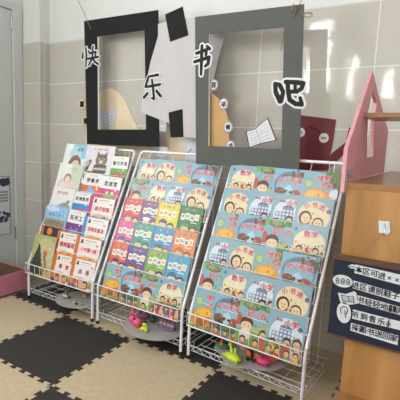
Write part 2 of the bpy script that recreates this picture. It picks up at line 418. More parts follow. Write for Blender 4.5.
# ------------------------------------------------------------------ wire book racks
W, H1, HT, DP = .679, .267, 1.150, .403
RACKS = [(-.118, .046, -.0127), (.613, .032, -.0241), (1.347, -.006, -.0752)]
RNAME = ['left', 'middle', 'right']
SL = math.hypot(DP, HT-H1)
O0 = Vector((0, 0, H1)); U0 = Vector((0, DP, HT-H1))/SL; N0 = Vector((0, -(HT-H1), DP))/SL
def RM(i):
    c, y, a = RACKS[i]; return Matrix.Translation((c, y, 0)) @ Matrix.Rotation(a, 4, 'Z')
def sl(s, t, n): return Vector((s, 0, 0))+O0+U0*t+N0*n
PT = [.905, .757, .610, .456, .305, .160]          # heights of the tops of the book rows along the slope
def make_rack():
    root = empty('wire_book_rack')
    hw = W/2
    pts = fillet([(-hw, 0, .012), (-hw, 0, H1), (-hw, DP, HT), (hw, DP, HT), (hw, 0, H1), (hw, 0, .012)], .035)
    f = MB().tube(pts, .0088, 10).build('tube_frame', M['white_metal'], root)
    kids = [(f, [])]
    for s in (-1, 1):
        c = MB().tube([(s*hw, 0, 0), (s*hw, 0, .022)], .0108, 12).build('foot_cap', M['rubber'], root); kids.append((c, []))
        l = MB().tube([(s*(hw-.07), DP+.012, HT-.004), (s*(hw-.07), DP+.012, .004)], .0030, 8).build('rear_leg', M['white_metal'], root); kids.append((l, []))
    bk = MB()
    for k in range(6): bk.tube([sl(-hw+.09+k*(W-.18)/5, -.02, -.006), sl(-hw+.09+k*(W-.18)/5, SL-.005, -.006)], .0018, 6)
    kids.append((bk.build('back_wires', M['white_metal'], root), []))
    for k in range(5):
        tb = PT[k]-.225; q = MB()
        for n_ in (-.003, .007, .014): q.tube([sl(-hw, tb-.002, n_), sl(hw, tb-.002, n_)], .0016, 6)
        tg = PT[k]-.147
        q.tube([sl(-hw, tg, .004), sl(-hw+.012, tg, .0275), sl(hw-.012, tg, .0275), sl(hw, tg, .004)], .0018, 6)
        for s in (-1, 1): q.tube([sl(s*(hw-.012), tg, .026), sl(s*(hw-.011), tb, .014)], .0016, 6)
        kids.append((q.build('book_ledge', M['white_metal'], root), []))
    # lowest basket that holds the bottom row
    q = MB(); yf = -.034
    for z in (.286, .214): q.tube([(-hw, 0, z), (-hw+.006, yf, z), (hw-.006, yf, z), (hw, 0, z)], .0028, 8)
    for k in range(13): x = -hw+.006+k*(W-.012)/12; q.tube([(x, yf, .286), (x, yf, .214), (x, .06, .214)], .0017, 6)
    q.tube([(-hw+.006, .06, .214), (hw-.006, .06, .214)], .002, 6)
    for s in (-1, 1):
        x = s*(hw-.002); q.tube(fillet([(x, 0, .36), (x, .06, .36), (x, .06, .196), (x, 0, .196)], .012, 3), .0018, 6)
    kids.append((q.build('front_guard', M['white_metal'], root), []))
    # shelf tray near the floor
    q = MB(); zt, zb, yb = .083, .046, .36
    q.tube([(-hw, .0, zt), (hw, .0, zt), (hw, yb, zt), (-hw, yb, zt)], .0026, 8, closed=True)
    q.tube([(-hw+.01, .012, zb), (hw-.01, .012, zb), (hw-.01, yb, zb), (-hw+.01, yb, zb)], .0022, 8, closed=True)
    n = 11; zz = []
    for k in range(n+1):
        x = -hw+.012+k*(W-.024)/n; zz.append((x, .0, zt)); 
        if k < n: zz.append((x+(W-.024)/n/2, .012, zb))
    q.tube(zz, .0015, 5)
    for k in range(8): x = -hw+.05+k*(W-.1)/7; q.tube([(x, .012, zb), (x, yb, zb), (x, yb, zt)], .0013, 6)
    for y in (.10, .19, .28): q.tube([(-hw+.01, y, zb), (hw-.01, y, zb)], .0019, 6)
    for s in (-1, 1):
        x = s*hw; q.tube(fillet([(x, .05, zt), (x, .05, zb-.012), (x, .31, zb-.012), (x, .31, zt)], .012, 3), .0019, 6)
    kids.append((q.build('bottom_shelf', M['white_metal'], root), []))
    return root, kids
rack0, rkids = make_rack()
for i, lab in enumerate(['white wire book rack at left, filled with assorted story books', 'white wire book rack in the middle, with rows of small solid-coloured books', 'white wire book rack beside the wooden cabinet, filled with pale blue books']):
    r = rack0 if i == 0 else copy_tree(rack0, rkids)
    r.matrix_world = RM(i); tag(r, lab, 'book rack', 'sloping wire book racks')

# ------------------------------------------------------------------ books
RED, WHITE, DK = (200, 34, 66), (240, 240, 236), (34, 28, 32)
BLUE = (138, 176, 190)
def scene_bottom(a, top=.36):
    """children reading on the grass along the foot of a cover"""
    a.rect(0, 0, 1, top*.55, (108, 150, 74)); a.rect(0, 0, 1, top*.26, (146, 64, 52))
    a.kid(.16, top*.62, .085, (60, 38, 28), (210, 80, 60)); a.kid(.50, top*.58, .09, (46, 30, 26), (70, 130, 180)); a.kid(.82, top*.62, .085, (90, 50, 30), (226, 170, 60))
def badge(a, x=.88, y=.66): a.ell(x, y, .055, .047, (84, 56, 120)); a.text('2', x, y, .05, WHITE)
def art_maths(w, h):
    a = Art(w, h, BLUE); a.ell(.54, .62, .42, .27, (236, 224, 190)); a.rect(.06, .28, .98, .5, (224, 206, 160))
    cols = [(206, 60, 70), (240, 200, 70), (80, 140, 190), (90, 160, 90)]
    for k in range(9):
        x = .16+k*.088; y = .62-.07*math.sin(math.pi*(k+.5)/9); a.poly([(x, y), (x+.06, y), (x+.03, y-.06)], cols[k % 4])
    a.scatter(1, 26, .08, .36, .98, .50, [(70, 110, 60), (140, 168, 80), (206, 90, 70), (236, 206, 130), (90, 60, 44), (226, 150, 70)]); a.ell(.14, .88, .035, .045, (50, 110, 180)); a.ell(.05, .74, .05, .05, (120, 180, 120))
    a.rect(0, 0, 1, .34, (150, 60, 84)); a.ell(.5, .3, .5, .07, (120, 132, 84))
    a.kid(.3, .44, .08, (52, 34, 28), (120, 90, 60)); a.kid(.74, .44, .08, (52, 34, 28), (90, 100, 60)); a.ell(.52, .42, .05, .04, (190, 40, 50))
    for k in range(5): a.kid(.12+.19*k, .22, .06, (70, 40, 30), [(210, 90, 90), (236, 190, 80), (90, 130, 180)][k % 3])
    for k in range(6): a.ell(.1+.16*k, .05, .05, .03, (214, 130, 140) if k % 2 else (240, 214, 170))
    a.text('数学', .56, .80, .155, RED, .035, 1.08, outline=WHITE); return a
def art_bookworm(w, h):
    a = Art(w, h, BLUE); a.ell(.52, .56, .44, .36, (236, 220, 176)); a.rect(0, 0, 1, .2, (196, 120, 84))
    a.ell(.30, .50, .18, .17, DK); a.ell(.31, .49, .125, .125, (238, 206, 160)); a.ell(.66, .42, .15, .13, (60, 38, 28)); a.ell(.66, .40, .12, .11, (238, 206, 160))
    for x in (.27, .35, .62, .70): a.ell(x, .5 if x < .5 else .41, .014, .018, DK, 8)
    a.ell(.31, .44, .03, .012, RED, 8); a.ell(.66, .35, .03, .012, RED, 8); a.ell(.66, .24, .14, .07, (120, 160, 120))
    a.scatter(2, 22, .04, .02, .98, .24, [(70, 110, 60), (140, 168, 80), (206, 90, 70), (236, 206, 130), (90, 60, 44), (226, 150, 70)]); a.scatter(12, 10, .42, .30, .62, .62, [(206, 176, 120), (190, 120, 80), (150, 170, 110)], .016)
    a.poly([(.06, .22), (.34, .26), (.36, .38), (.10, .34)], (196, 36, 44)); a.ell(.5, .62, .02, .03, (190, 60, 60)); a.ell(.86, .3, .08, .06, (200, 130, 60))
    badge(a, .90, .70); a.rect(0, 0, 1, .1, (110, 140, 84))
    for k in range(4): a.kid(.14+.24*k, .12, .06, (70, 40, 30), [(210, 90, 90), (236, 190, 80), (90, 130, 180)][k % 3])
    a.text('小书迷', .5, .82, .145, RED, .03, 1.2, arc=10, outline=(244, 236, 214)); return a
def art_field(w, h):
    a = Art(w, h, BLUE); a.ell(.18, .70, .14, .12, (140, 176, 120)); a.ell(.18, .70, .10, .085, (176, 200, 150))
    a.poly([(.60, 1), (1, 1), (1, .62), (.86, .66), (.68, .80)], (86, 128, 60)); a.ell(.90, .50, .12, .12, (214, 226, 232))
    P = [(.0, .12)]+[(x/20, .14+.46*math.sin(math.pi*min(1, (x+1.5)/21))**.55+.02*math.sin(x*2.3)) for x in range(0, 20)]+[(.96, .12)]
    a.poly(P, (226, 150, 46)); a.ell(.4, .45, .26, .1, (238, 184, 66)); a.ell(.62, .3, .2, .08, (206, 122, 34)); a.rect(.36, 0, .5, .26, (150, 84, 40)); a.ell(.3, .2, .1, .1, (168, 100, 36))
    for k in range(6): a.ell(.08+.17*k, .06, .1, .07, (104, 142, 62) if k % 2 else (150, 164, 70))
    a.scatter(3, 30, .04, .18, .92, .52, [(206, 126, 34), (244, 200, 90), (186, 104, 30), (232, 160, 50)], .02); a.scatter(13, 20, 0, 0, 1, .14, [(70, 110, 60), (140, 168, 80), (206, 90, 70), (236, 206, 130), (90, 60, 44), (226, 150, 70)]); a.scatter(14, 12, .62, .68, 1, .98, [(58, 96, 44), (120, 150, 76), (190, 80, 60)], .03)
    a.kid(.8, .17, .06, (50, 34, 28), (200, 70, 60)); badge(a, .84, .66)
    a.text('绿野', .58, .84, .145, RED, .035, 1.15, outline=WHITE); a.text('拾趣', .68, .67, .12, RED, .03, 1.15, outline=WHITE); return a
def art_bird(w, h):
    a = Art(w, h, (138, 184, 206)); a.ell(.5, .6, .46, .34, (92, 140, 150)); a.ell(.5, .55, .40, .29, (140, 184, 206))
    a.ell(.24, .42, .16, .11, (130, 76, 50)); a.ell(.34, .34, .1, .08, (52, 60, 64)); a.ell(.72, .40, .16, .1, (176, 84, 56)); a.ell(.82, .30, .1, .07, (120, 60, 44))
    a.poly([(.36, .5), (.5, .62), (.62, .5), (.56, .3), (.42, .3)], (182, 214, 226))
    for k in range(7): a.ell(.06+.15*k, .2+.03*(k % 2), .09, .08, (84, 130, 70) if k % 2 else (54, 92, 64))
    a.ell(.82, .88, .12, .06, (96, 70, 50)); a.ell(.72, .84, .07, .05, (192, 90, 50)); a.ell(.94, .8, .05, .1, (70, 110, 66)); a.rect(0, 0, 1, .12, (150, 120, 76))
    a.kid(.22, .14, .06, (60, 36, 30), (220, 120, 60)); a.kid(.52, .12, .06, (60, 36, 30), (80, 130, 170)); a.kid(.8, .14, .06, (60, 36, 30), (200, 70, 70))
    a.scatter(4, 34, .02, .16, .98, .46, [(54, 92, 64), (110, 60, 44), (206, 110, 60), (40, 60, 66), (170, 190, 110)], .026); a.scatter(15, 16, .55, .74, 1, .98, [(60, 90, 60), (110, 70, 50), (180, 90, 60)], .026)
    badge(a, .91, .7); a.text('幼小衔接', .51, .72, .14, RED, .035, 1.12, outline=WHITE, arc=2); a.text('走进幼儿园', .46, .84, .05, RED, .03, 1.2); return a
def art_school(w, h):
    a = Art(w, h, BLUE); a.ell(.52, .52, .44, .37, (216, 228, 234)); 
    a.rect(.14, .36, .36, .56, (150, 160, 180)); a.rect(.34, .36, .66, .70, (128, 140, 170)); a.rect(.64, .36, .9, .55, (150, 160, 180)); a.poly([(.32, .68), (.5, .76), (.68, .68)], (96, 106, 140))
    for r in range(3):
        for k in range(7):
            if r < 2 or 2 <= k <= 4: a.rect(.17+.1*k, .40+.085*r, .225+.1*k, .45+.085*r, (226, 232, 240))
    a.rect(0, 0, 1, .34, (116, 152, 80)); a.ell(.15, .32, .14, .06, (92, 136, 66)); a.rect(0, 0, 1, .12, (170, 90, 60))
    a.kid(.58, .38, .1, (46, 32, 28), (206, 80, 60)); a.kid(.84, .40, .11, (80, 46, 32), (230, 200, 190)); a.kid(.2, .32, .07, (46, 32, 28), (236, 180, 70))
    for k in range(4): a.kid(.14+.24*k, .16, .075, (90, 46, 30), [(110, 160, 90), (206, 60, 60), (120, 170, 90), (236, 190, 80)][k])
    a.scatter(5, 24, 0, .22, 1, .38, [(80, 120, 60), (206, 70, 60), (120, 70, 50), (150, 176, 90)], .02); a.scatter(16, 20, 0, .0, 1, .1, [(70, 110, 60), (140, 168, 80), (206, 90, 70), (236, 206, 130), (90, 60, 44), (226, 150, 70)])
    badge(a, .86, .72); a.text('走进', .30, .82, .065, RED, .03, 1.1); a.text('小学', .62, .79, .155, RED, .035, 1.05, outline=WHITE); return a
def art_kinder(w, h):
    a = Art(w, h, BLUE)
    for k in range(7): a.ell(.08+.15*k, .93-.02*(k % 2), .12, .07, (96, 148, 84) if k % 2 else (120, 170, 96))
    a.ell(.05, .55, .1, .14, (190, 90, 70)); a.ell(.92, .52, .12, .12, (150, 180, 90)); a.rect(.5, .3, 1, .46, (180, 196, 110))
    a.rect(0, 0, 1, .34, (128, 160, 78)); a.ell(.3, .50, .19, .15, (84, 50, 34)); a.ell(.3, .44, .16, .10, (240, 204, 160)); a.ell(.3, .26, .17, .12, (236, 226, 200))
    for x in (.24, .36): a.ell(x, .45, .015, .018, DK, 8)
    a.kid(.80, .34, .1, (70, 42, 32), (200, 90, 70)); a.kid(.25, .13, .08, (56, 36, 30), (70, 130, 190)); a.kid(.62, .12, .08, (90, 46, 30), (210, 70, 60)); a.rect(0, 0, 1, .05, (180, 120, 60))
    a.scatter(6, 26, 0, .84, 1, 1, [(70, 120, 60), (140, 180, 100), (226, 120, 90)], .026); a.scatter(17, 22, .4, .26, 1, .5, [(150, 60, 50), (90, 130, 70), (236, 200, 90)], .022)
    badge(a, .9, .64); a.text('我的', .42, .84, .065, RED, .03, 1.15); a.text('幼儿园', .55, .73, .145, RED, .035, 1.15, outline=WHITE); return a
def art_series(bg, hair, hat):
    def f(w, h):
        a = Art(w, h, bg); cs = [(226, 70, 70), (240, 196, 60), (90, 180, 100), (80, 140, 210), (150, 90, 170)]
        for k in range(9): a.ell(.26+.06*k, .90+.01*(k % 2), .028, .024, cs[k % 5], 8)
        for k, ch in enumerate('学前准备'):
            x = .2+.2*k; y = .70+(.02 if k % 2 else -.01); q = [(-.095, -.08), (.085, -.09), (.095, .08), (-.085, .09)]
            a.poly([(x+p, y+r) for p, r in q], (246, 242, 230)); a.text(ch, x, y, .105, cs[(k*2) % 5], .035)
        a.rect(.56, .55, .84, .57, (246, 242, 230)); a.rect(0, 0, .07, 1, tuple(int(v*.88) for v in bg))
        a.ell(.36, .39, .19, .15, hair); a.ell(.36, .35, .16, .12, (240, 206, 170)); a.ell(.36, .47, .19, .05, hat)
        for x in (.30, .42): a.ell(x, .37, .016, .018, DK, 8)
        a.ell(.72, .34, .16, .13, hair); a.ell(.72, .31, .13, .10, (240, 206, 170)); a.ell(.36, .14, .2, .12, (236, 232, 220)); return a
    return f
def card(bg, title, fig, figcol, tcol=(30, 26, 30)):
    def f(w, h):
        a = Art(w, h, (238, 238, 234)); a.rect(0, 0, 1, .60, bg)
        for k, c in enumerate([(226, 70, 70), (240, 196, 60), (90, 180, 100), (80, 140, 210)]): a.ell(.36+.1*k, .93, .03, .02, c, 8)
        a.text(title, .5, .77, .165 if len(title) < 4 else .135, tcol, .04, 1.12)
        if fig == 'elephant':
            a.ell(.5, .30, .28, .22, figcol); a.ell(.42, .48, .1, .09, figcol); a.rect(.3, .05, .42, .2, figcol); a.rect(.58, .05, .7, .2, figcol); a.ell(.8, .5, .04, .03, WHITE)
        elif fig == 'frog':
            a.ell(.55, .26, .36, .18, figcol); a.ell(.40, .45, .1, .08, figcol); a.ell(.66, .45, .1, .08, figcol); a.ell(.40, .47, .05, .04, WHITE); a.ell(.66, .47, .05, .04, WHITE)
        elif fig == 'crab':
            a.ell(.52, .28, .32, .14, figcol); a.poly([(.14, .3), (.08, .5), (.2, .42), (.28, .5), (.3, .3)], figcol); a.poly([(.74, .3), (.78, .52), (.86, .42), (.96, .5), (.9, .3)], figcol); a.ell(.45, .46, .05, .05, figcol); a.ell(.6, .46, .05, .05, figcol)
        elif fig == 'cat':
            a.ell(.5, .22, .3, .18, figcol); a.poly([(.28, .3), (.3, .5), (.44, .4), (.58, .4), (.72, .5), (.74, .3)], figcol)
        a.ell(.78, .56, .04, .025, WHITE); return a
    return f
def panel_book(bg, title, two=False):
    def f(w, h):
        a = Art(w, h, bg); a.rect(0, 0, .13, 1, tuple(int(v*.9) for v in bg)); a.rect(.15, .30, .98, .96, (240, 232, 226))
        a.ell(.25, .86, .04, .05, DK); a.ell(.24, .80, .06, .03, DK); a.rect(.38, .87, .80, .89, (120, 110, 110)); a.rect(.32, .79, .90, .80, (190, 170, 180))
        n = len(title)
        a.rect(.18, .48, .95, .66, (240, 206, 204)) if n > 2 else None
        a.text(title, .56, .575, .165 if n < 5 else .135, (178, 40, 44), .045, 1.0 if n > 2 else 1.9)
        a.rect(.2, .37, .55, .39, (130, 150, 200)); a.ell(.86, .76, .05, .03, (220, 120, 130))
        a.ell(.56, .26, .4, .1, (236, 160, 50)); a.ell(.3, .18, .16, .12, (226, 110, 60)); a.ell(.62, .2, .2, .14, (232, 176, 140)); a.ell(.8, .12, .14, .12, (84, 140, 84))
        a.kid(.35, .16, .08, (60, 36, 30), (70, 110, 160)); a.kid(.7, .18, .1, (110, 50, 40), (220, 90, 80)); a.ell(.15, .06, .12, .08, (96, 60, 120)); a.ell(.9, .04, .12, .06, (226, 226, 214)); return a
    return f
def art_mother(w, h):
    a = Art(w, h, (244, 250, 250)); a.rect(.35, .62, 1, 1, (150, 214, 232)); a.ell(.5, .72, .25, .22, (196, 226, 232)); a.text('暖暖', .68, .86, .10, (50, 120, 160), .01, 1.1)  # pastel cover, its colours whitened to carry the glare falling on it
    a.poly([(.24, .2), (.26, .5), (.4, .68), (.6, .72), (.78, .6), (.86, .4), (.86, .2)], (150, 106, 84)); a.ell(.58, .42, .18, .16, (240, 214, 190)); a.rect(0, 0, 1, .3, (240, 234, 216)); a.ell(.6, .1, .3, .14, (226, 150, 130)); return a
def art_cat(w, h):
    a = Art(w, h, (232, 230, 234)); a.text('不一样的小花猫', .52, .90, .062, (214, 70, 90), .02, 1.1)
    fur, st = (134, 116, 108), (60, 50, 50)
    a.ell(.30, .18, .22, .15, fur); a.ell(.60, .38, .24, .19, fur); a.ell(.60, .63, .20, .15, fur)
    a.poly([(.42, .68), (.43, .86), (.55, .75)], fur); a.poly([(.78, .68), (.77, .86), (.65, .75)], fur)
    for y in (.46, .38, .30, .22): a.rect(.38, y, .82, y+.03, st if y != .38 else (226, 222, 220))
    for x in (.52, .60, .68): a.rect(x-.012, .70, x+.012, .77, st)
    for x in (.52, .68): a.ell(x, .65, .035, .03, (214, 196, 120)); a.ell(x, .65, .012, .022, DK, 8)
    a.ell(.60, .58, .07, .045, (226, 216, 212)); a.ell(.60, .60, .02, .015, (190, 110, 110), 8)
    for k in range(5): a.ell(.14+.02*k, .34+.06*k, .06, .045, st if k % 2 else fur)
    a.ell(.14, .52, .08, .06, (196, 190, 196)); a.ell(.5, .12, .12, .08, (222, 214, 212)); return a
def art_girl(w, h):
    a = Art(w, h, (246, 250, 244)); a.rect(.55, .3, 1, 1, (214, 226, 200)); a.text('小天使', .62, .86, .075, (90, 176, 190), .0, 1.25)  # pastel print painted nearer white, standing in for strong light from the left
    a.ell(.45, .38, .36, .26, (244, 216, 212)); a.ell(.46, .60, .15, .13, (176, 130, 120)); a.ell(.46, .57, .11, .10, (246, 224, 210)); a.ell(.3, .34, .12, .16, (246, 232, 222)); a.ell(.75, .22, .2, .14, (224, 160, 130)); a.ell(.42, .16, .3, .1, (226, 176, 176)); return a
def art_rabbit(w, h):
    a = Art(w, h, (240, 240, 238)); a.text('爱的抱抱', .46, .82, .11, (232, 110, 150), .02, 1.15, jig=5); a.ell(.66, .36, .27, .15, (164, 166, 168)); a.ell(.42, .30, .15, .11, (188, 190, 190)); a.poly([(.6, .44), (.78, .62), (.9, .58), (.72, .42)], (150, 150, 154)); a.ell(.3, .12, .3, .08, (150, 196, 120)); return a
def art_sky(w, h):
    a = Art(w, h, (150, 198, 232)); a.ell(.3, .9, .3, .08, (200, 226, 242)); a.text('星星的孩子', .52, .72, .115, (50, 104, 186), .03, 1.2, jig=6, outline=(232, 242, 250)); a.ell(.5, .3, .4, .16, (226, 236, 240)); return a
def art_khaki(w, h):
    a = Art(w, h, (148, 132, 94)); a.rect(0, .74, 1, .97, (164, 150, 112)); a.text('秘密花园', .48, .76, .14, (70, 78, 104), .01, 1.3); a.text('成长故事', .52, .42, .13, (96, 82, 52), .01, 1.2); a.rect(0, .1, 1, .16, (110, 96, 64)); return a
def art_dark(w, h):
    a = Art(w, h, (50, 40, 38)); a.ell(.45, .84, .13, .12, (224, 140, 50)); a.ell(.7, .5, .2, .2, (150, 80, 40)); a.ell(.3, .3, .2, .2, (86, 110, 60)); a.rect(0, 0, .15, 1, (196, 112, 40)); return a
def art_tree(w, h):
    a = Art(w, h, (178, 178, 124)); a.ell(.6, .55, .45, .4, (200, 194, 146)); a.text('大树', .30, .86, .09, (206, 196, 120), .02, 1.2); a.text('和我', .66, .84, .09, (200, 186, 110), .02, 1.2)
    g = (52, 58, 44)
    for k in range(6): y = .05+.105*k; q = .44-.065*k; a.poly([(.30-q, y), (.30+q*.95, y+.01), (.30+q*.35, y+.17), (.30-q*.3, y+.17)], g)
    a.ell(.28, .72, .035, .06, g); a.rect(.24, 0, .36, .1, (40, 36, 30)); a.ell(.62, .58, .10, .07, (196, 120, 66)); a.poly([(.55, .5), (.63, .55), (.76, .30), (.70, .27)], (130, 110, 80)); a.ell(.70, .2, .18, .08, (150, 128, 70))
    for x, y in ((.5, .7), (.8, .7), (.86, .5), (.9, .35), (.46, .62)): a.ell(x, y, .05, .03, (216, 212, 170)); 
    a.poly([(.62, 0), (.74, .25), (.86, 0)], (226, 150, 50)); return a

TH = .005
def make_book(name, fn, w, h, mt='print'):
    root = empty(name); a = fn(w, h)
    for v in range(len(a.mb.v)): p = a.mb.v[v]; a.mb.v[v] = (p[0], p[1]-TH-.0001, p[2])
    a.mb.box((0, -TH, 0), (w, -TH+.0006, h), (226, 226, 222)).box((0, -.0006, 0), (w, 0, h), (200, 206, 210)).box((0, -TH, 0), (.0008, 0, h), (200, 206, 210))
    c = a.mb.build('cover', M[mt], root)
    g = MB().box((.001, -TH+.0007, .001), (w-.0015, -.0007, h-.001)).build('pages', M['pages'], root)
    return root, [(c, []), (g, [])]
def book_matrix(i, s0, top, h, wd, extra=0, low=False, lean=None):
    rnd = random.uniform(-1, 1)
    t0 = top-h; dl = math.radians(8.5 if low else 8.0); n0 = -.014 if low else .003
    if lean is not None: dl = math.radians(lean)
    n0 += extra
    up = U0*math.cos(dl)+N0*math.sin(dl); nn = N0*math.cos(dl)-U0*math.sin(dl)
    ex = Vector((1, 0, 0)); ps = math.radians(2.9)
    ex2 = ex*math.cos(ps)-nn*math.sin(ps); n2 = nn*math.cos(ps)+ex*math.sin(ps)
    ro = math.radians(1.1*rnd); ex3 = ex2*math.cos(ro)+up*math.sin(ro); up3 = up*math.cos(ro)-ex2*math.sin(ro)
    pos = sl(s0, t0, n0)+nn*(wd/2*math.sin(ps)); yb = -n2
    m = Matrix(((ex3.x, yb.x, up3.x, pos.x), (ex3.y, yb.y, up3.y, pos.y), (ex3.z, yb.z, up3.z, pos.z), (0, 0, 0, 1)))
    return RM(i) @ m
ROWN = ['top row', 'second row', 'third row', 'fourth row', 'fifth row', 'bottom row']
PLACE = ['leftmost', 'second from left', 'third from left', 'rightmost']
BW, BH = .192, .225
KIND = {'M': (art_maths, 'pale blue maths book with cream arch and bunting'), 'B': (art_bookworm, 'pale blue book with two round smiling faces'),
        'F': (art_field, 'pale blue book with a big orange haystack'), 'D': (art_bird, 'blue book with animals and four red characters'),
        'S': (art_school, 'pale blue school book with a grey-blue building'), 'K': (art_kinder, 'green-topped kindergarten book with a brown-haired boy')}
protos = {}
def put_book(key, fn, w, h, mw, label, group, name='picture_book', mt='print'):
    if key not in protos: protos[key] = make_book(name, fn, w, h, mt); r = protos[key][0]
    else: r = copy_tree(*protos[key])
    r.matrix_world = mw; tag(r, label, 'book', group)
SER = {'r': ((206, 62, 54), (40, 30, 30), (200, 60, 50), 'red'), 'p': ((126, 74, 132), (90, 50, 40), (240, 236, 230), 'purple'), 'y': ((228, 208, 62), (60, 44, 80), (70, 60, 130), 'yellow'), 'g': ((60, 138, 84), (150, 60, 40), (90, 160, 90), 'green'),
       'k': ((218, 84, 146), (60, 60, 110), (70, 80, 150), 'pink'), 't': ((66, 152, 142), (50, 90, 60), (60, 140, 80), 'teal'), 'b': ((66, 150, 200), (190, 90, 50), (50, 110, 70), 'blue'), 'o': ((228, 146, 100), (150, 84, 50), (200, 120, 60), 'salmon orange'),
       'e': ((226, 96, 50), (40, 34, 60), (60, 50, 110), 'bright orange'), 'v': ((98, 76, 146), (150, 90, 60), (120, 70, 50), 'violet'), 'l': ((134, 178, 78), (70, 44, 30), (140, 170, 80), 'light green'), 's': ((90, 168, 206), (90, 60, 40), (60, 120, 170), 'sky blue')}
LAY = {1: (['MBFD', 'KMSB', 'rpyg', 'ktbo', 'evls', 'FDKM'],
           [[-.29, -.143, .024, .150], [-.295, -.148, .002, .150], [-.304, -.151, -.018, .152], [-.305, -.157, .005, .160], [-.30, -.156, .008, .162], [-.297, -.157, .012, .135]]),
       2: (['MKDF', 'BSSB', 'FDKM', 'SBFD', 'KMSB', 'FDKS'],
           [[-.323, -.150, -.029, .138], [-.32, -.150, -.003, .137], [-.323, -.176, -.01, .142], [-.317, -.188, -.027, .130], [-.322, -.192, -.035, .130], [-.326, -.198, -.040, .130]])}
for i in (1, 2):
    rows, xs = LAY[i]
    for r in range(6):
        for k in range(4):
            c = rows[r][k]; lit = c.islower(); wd = .163 if lit else BW
            mw = book_matrix(i, xs[r][k], PT[r]+random.uniform(-.004, .004), BH, wd, low=(r == 5))
            if lit: q = SER[c]; put_book(c, art_series(*q[:3]), wd, BH, mw, '%s thin book with four white title blocks, on the middle rack' % q[3], 'solid-coloured thin books on the middle rack', 'thin_book')
            else: put_book(c, KIND[c][0], BW, BH, mw, '%s, %s, %s, %s rack' % (KIND[c][1], PLACE[k], ROWN[r], RNAME[i]), 'picture books on the %s rack' % RNAME[i])
# assorted books of the left rack: art, left edge, top along the slope, width, height, offset, label
L0 = [
 (art_mother, -.332, .980, .238, .300, 0, 0, 'pale cyan story book with a brown-haired figure, top left corner of the left rack'),
 (art_cat, -.093, .976, .283, .295, 0, 0, 'large white story book with a striped grey cat, top of the left rack'),
 (card((90, 168, 66), '智力开发', 'crab', (206, 40, 36)), .193, .905, .150, .225, 0, 0, 'white-topped card book with a red crab on green, top right of the left rack'),
 (art_girl, -.330, .815, .250, .285, 0, 0, 'pale pastel story book with a pink girl figure, second row of the left rack'),
 (card((232, 116, 40), '学美术', 'elephant', (140, 176, 222)), -.037, .757, .185, .225, 0, 0, 'white-topped card book with a blue elephant on orange, left rack'),
 (card((216, 40, 120), '走迷宫', 'frog', (120, 184, 70)), .148, .748, .185, .225, 0, 0, 'white-topped card book with a green frog on magenta, left rack'),
 (art_rabbit, -.312, .622, .228, .235, 0, 0, 'white story book with pink title and grey rabbit, third row of the left rack'),
 (card((40, 140, 214), '阶梯数学', 'cat', (222, 50, 46)), -.068, .604, .165, .215, 0, 0, 'white-topped card book with a red cat shape on blue, left rack'),
 (panel_book((222, 60, 120), '亲子故事'), .100, .590, .234, .205, 0, 0, 'magenta book with a white panel and red title, third row of the left rack'),
 (art_sky, -.315, .471, .236, .240, 0, 0, 'sky blue story book with dark blue title, fourth row of the left rack'),
 (card((128, 38, 120), '玩手工', 'cat', (60, 150, 210)), -.063, .462, .166, .230, 0, 0, 'white-topped card book with a blue animal on purple, left rack'),
 (panel_book((60, 160, 214), '安徒生童话'), .108, .440, .228, .210, 0, 0, 'blue book with a white panel and red title, fourth row of the left rack'),
 (art_khaki, -.300, .390, .205, .160, .0085, 4.5, 'small khaki brown book in front of the sky blue book, left rack'),
 (art_dark, -.290, .310, .205, .228, 0, 0, 'dark brown book with an orange head, behind the tree book on the left rack'),
 (panel_book((232, 132, 40), '格林童话'), -.097, .298, .205, .220, 0, 0, 'orange book with white panel, left of two, fifth row, left rack'),
 (panel_book((232, 132, 40), '一千零一夜'), .103, .292, .232, .212, 0, 0, 'orange book with white panel, right of two, fifth row, left rack'),
 (art_tree, -.304, .240, .226, .305, 0.010, 11.0, 'tall olive green book with a dark fir tree, bottom left of the left rack'),
 (panel_book((234, 134, 36), '寓言'), -.075, .140, .200, .205, 0, 1, 'orange book with two red characters, left of two, bottom row, left rack'),
 (panel_book((234, 134, 36), '成语'), .117, .142, .216, .207, 0, 1, 'orange book with two red characters, right of two, bottom row, left rack')]
for n, (fn, s0, top, wd, h, ext, low, lab) in enumerate(L0):
    mw = book_matrix(0, s0, top, h, wd, ext, low == 1 or low == 11.0, low if low > 1 else None)
    put_book('L%d' % n, fn, wd, h, mw, lab, 'assorted story books on the left rack', 'story_book', 'print')

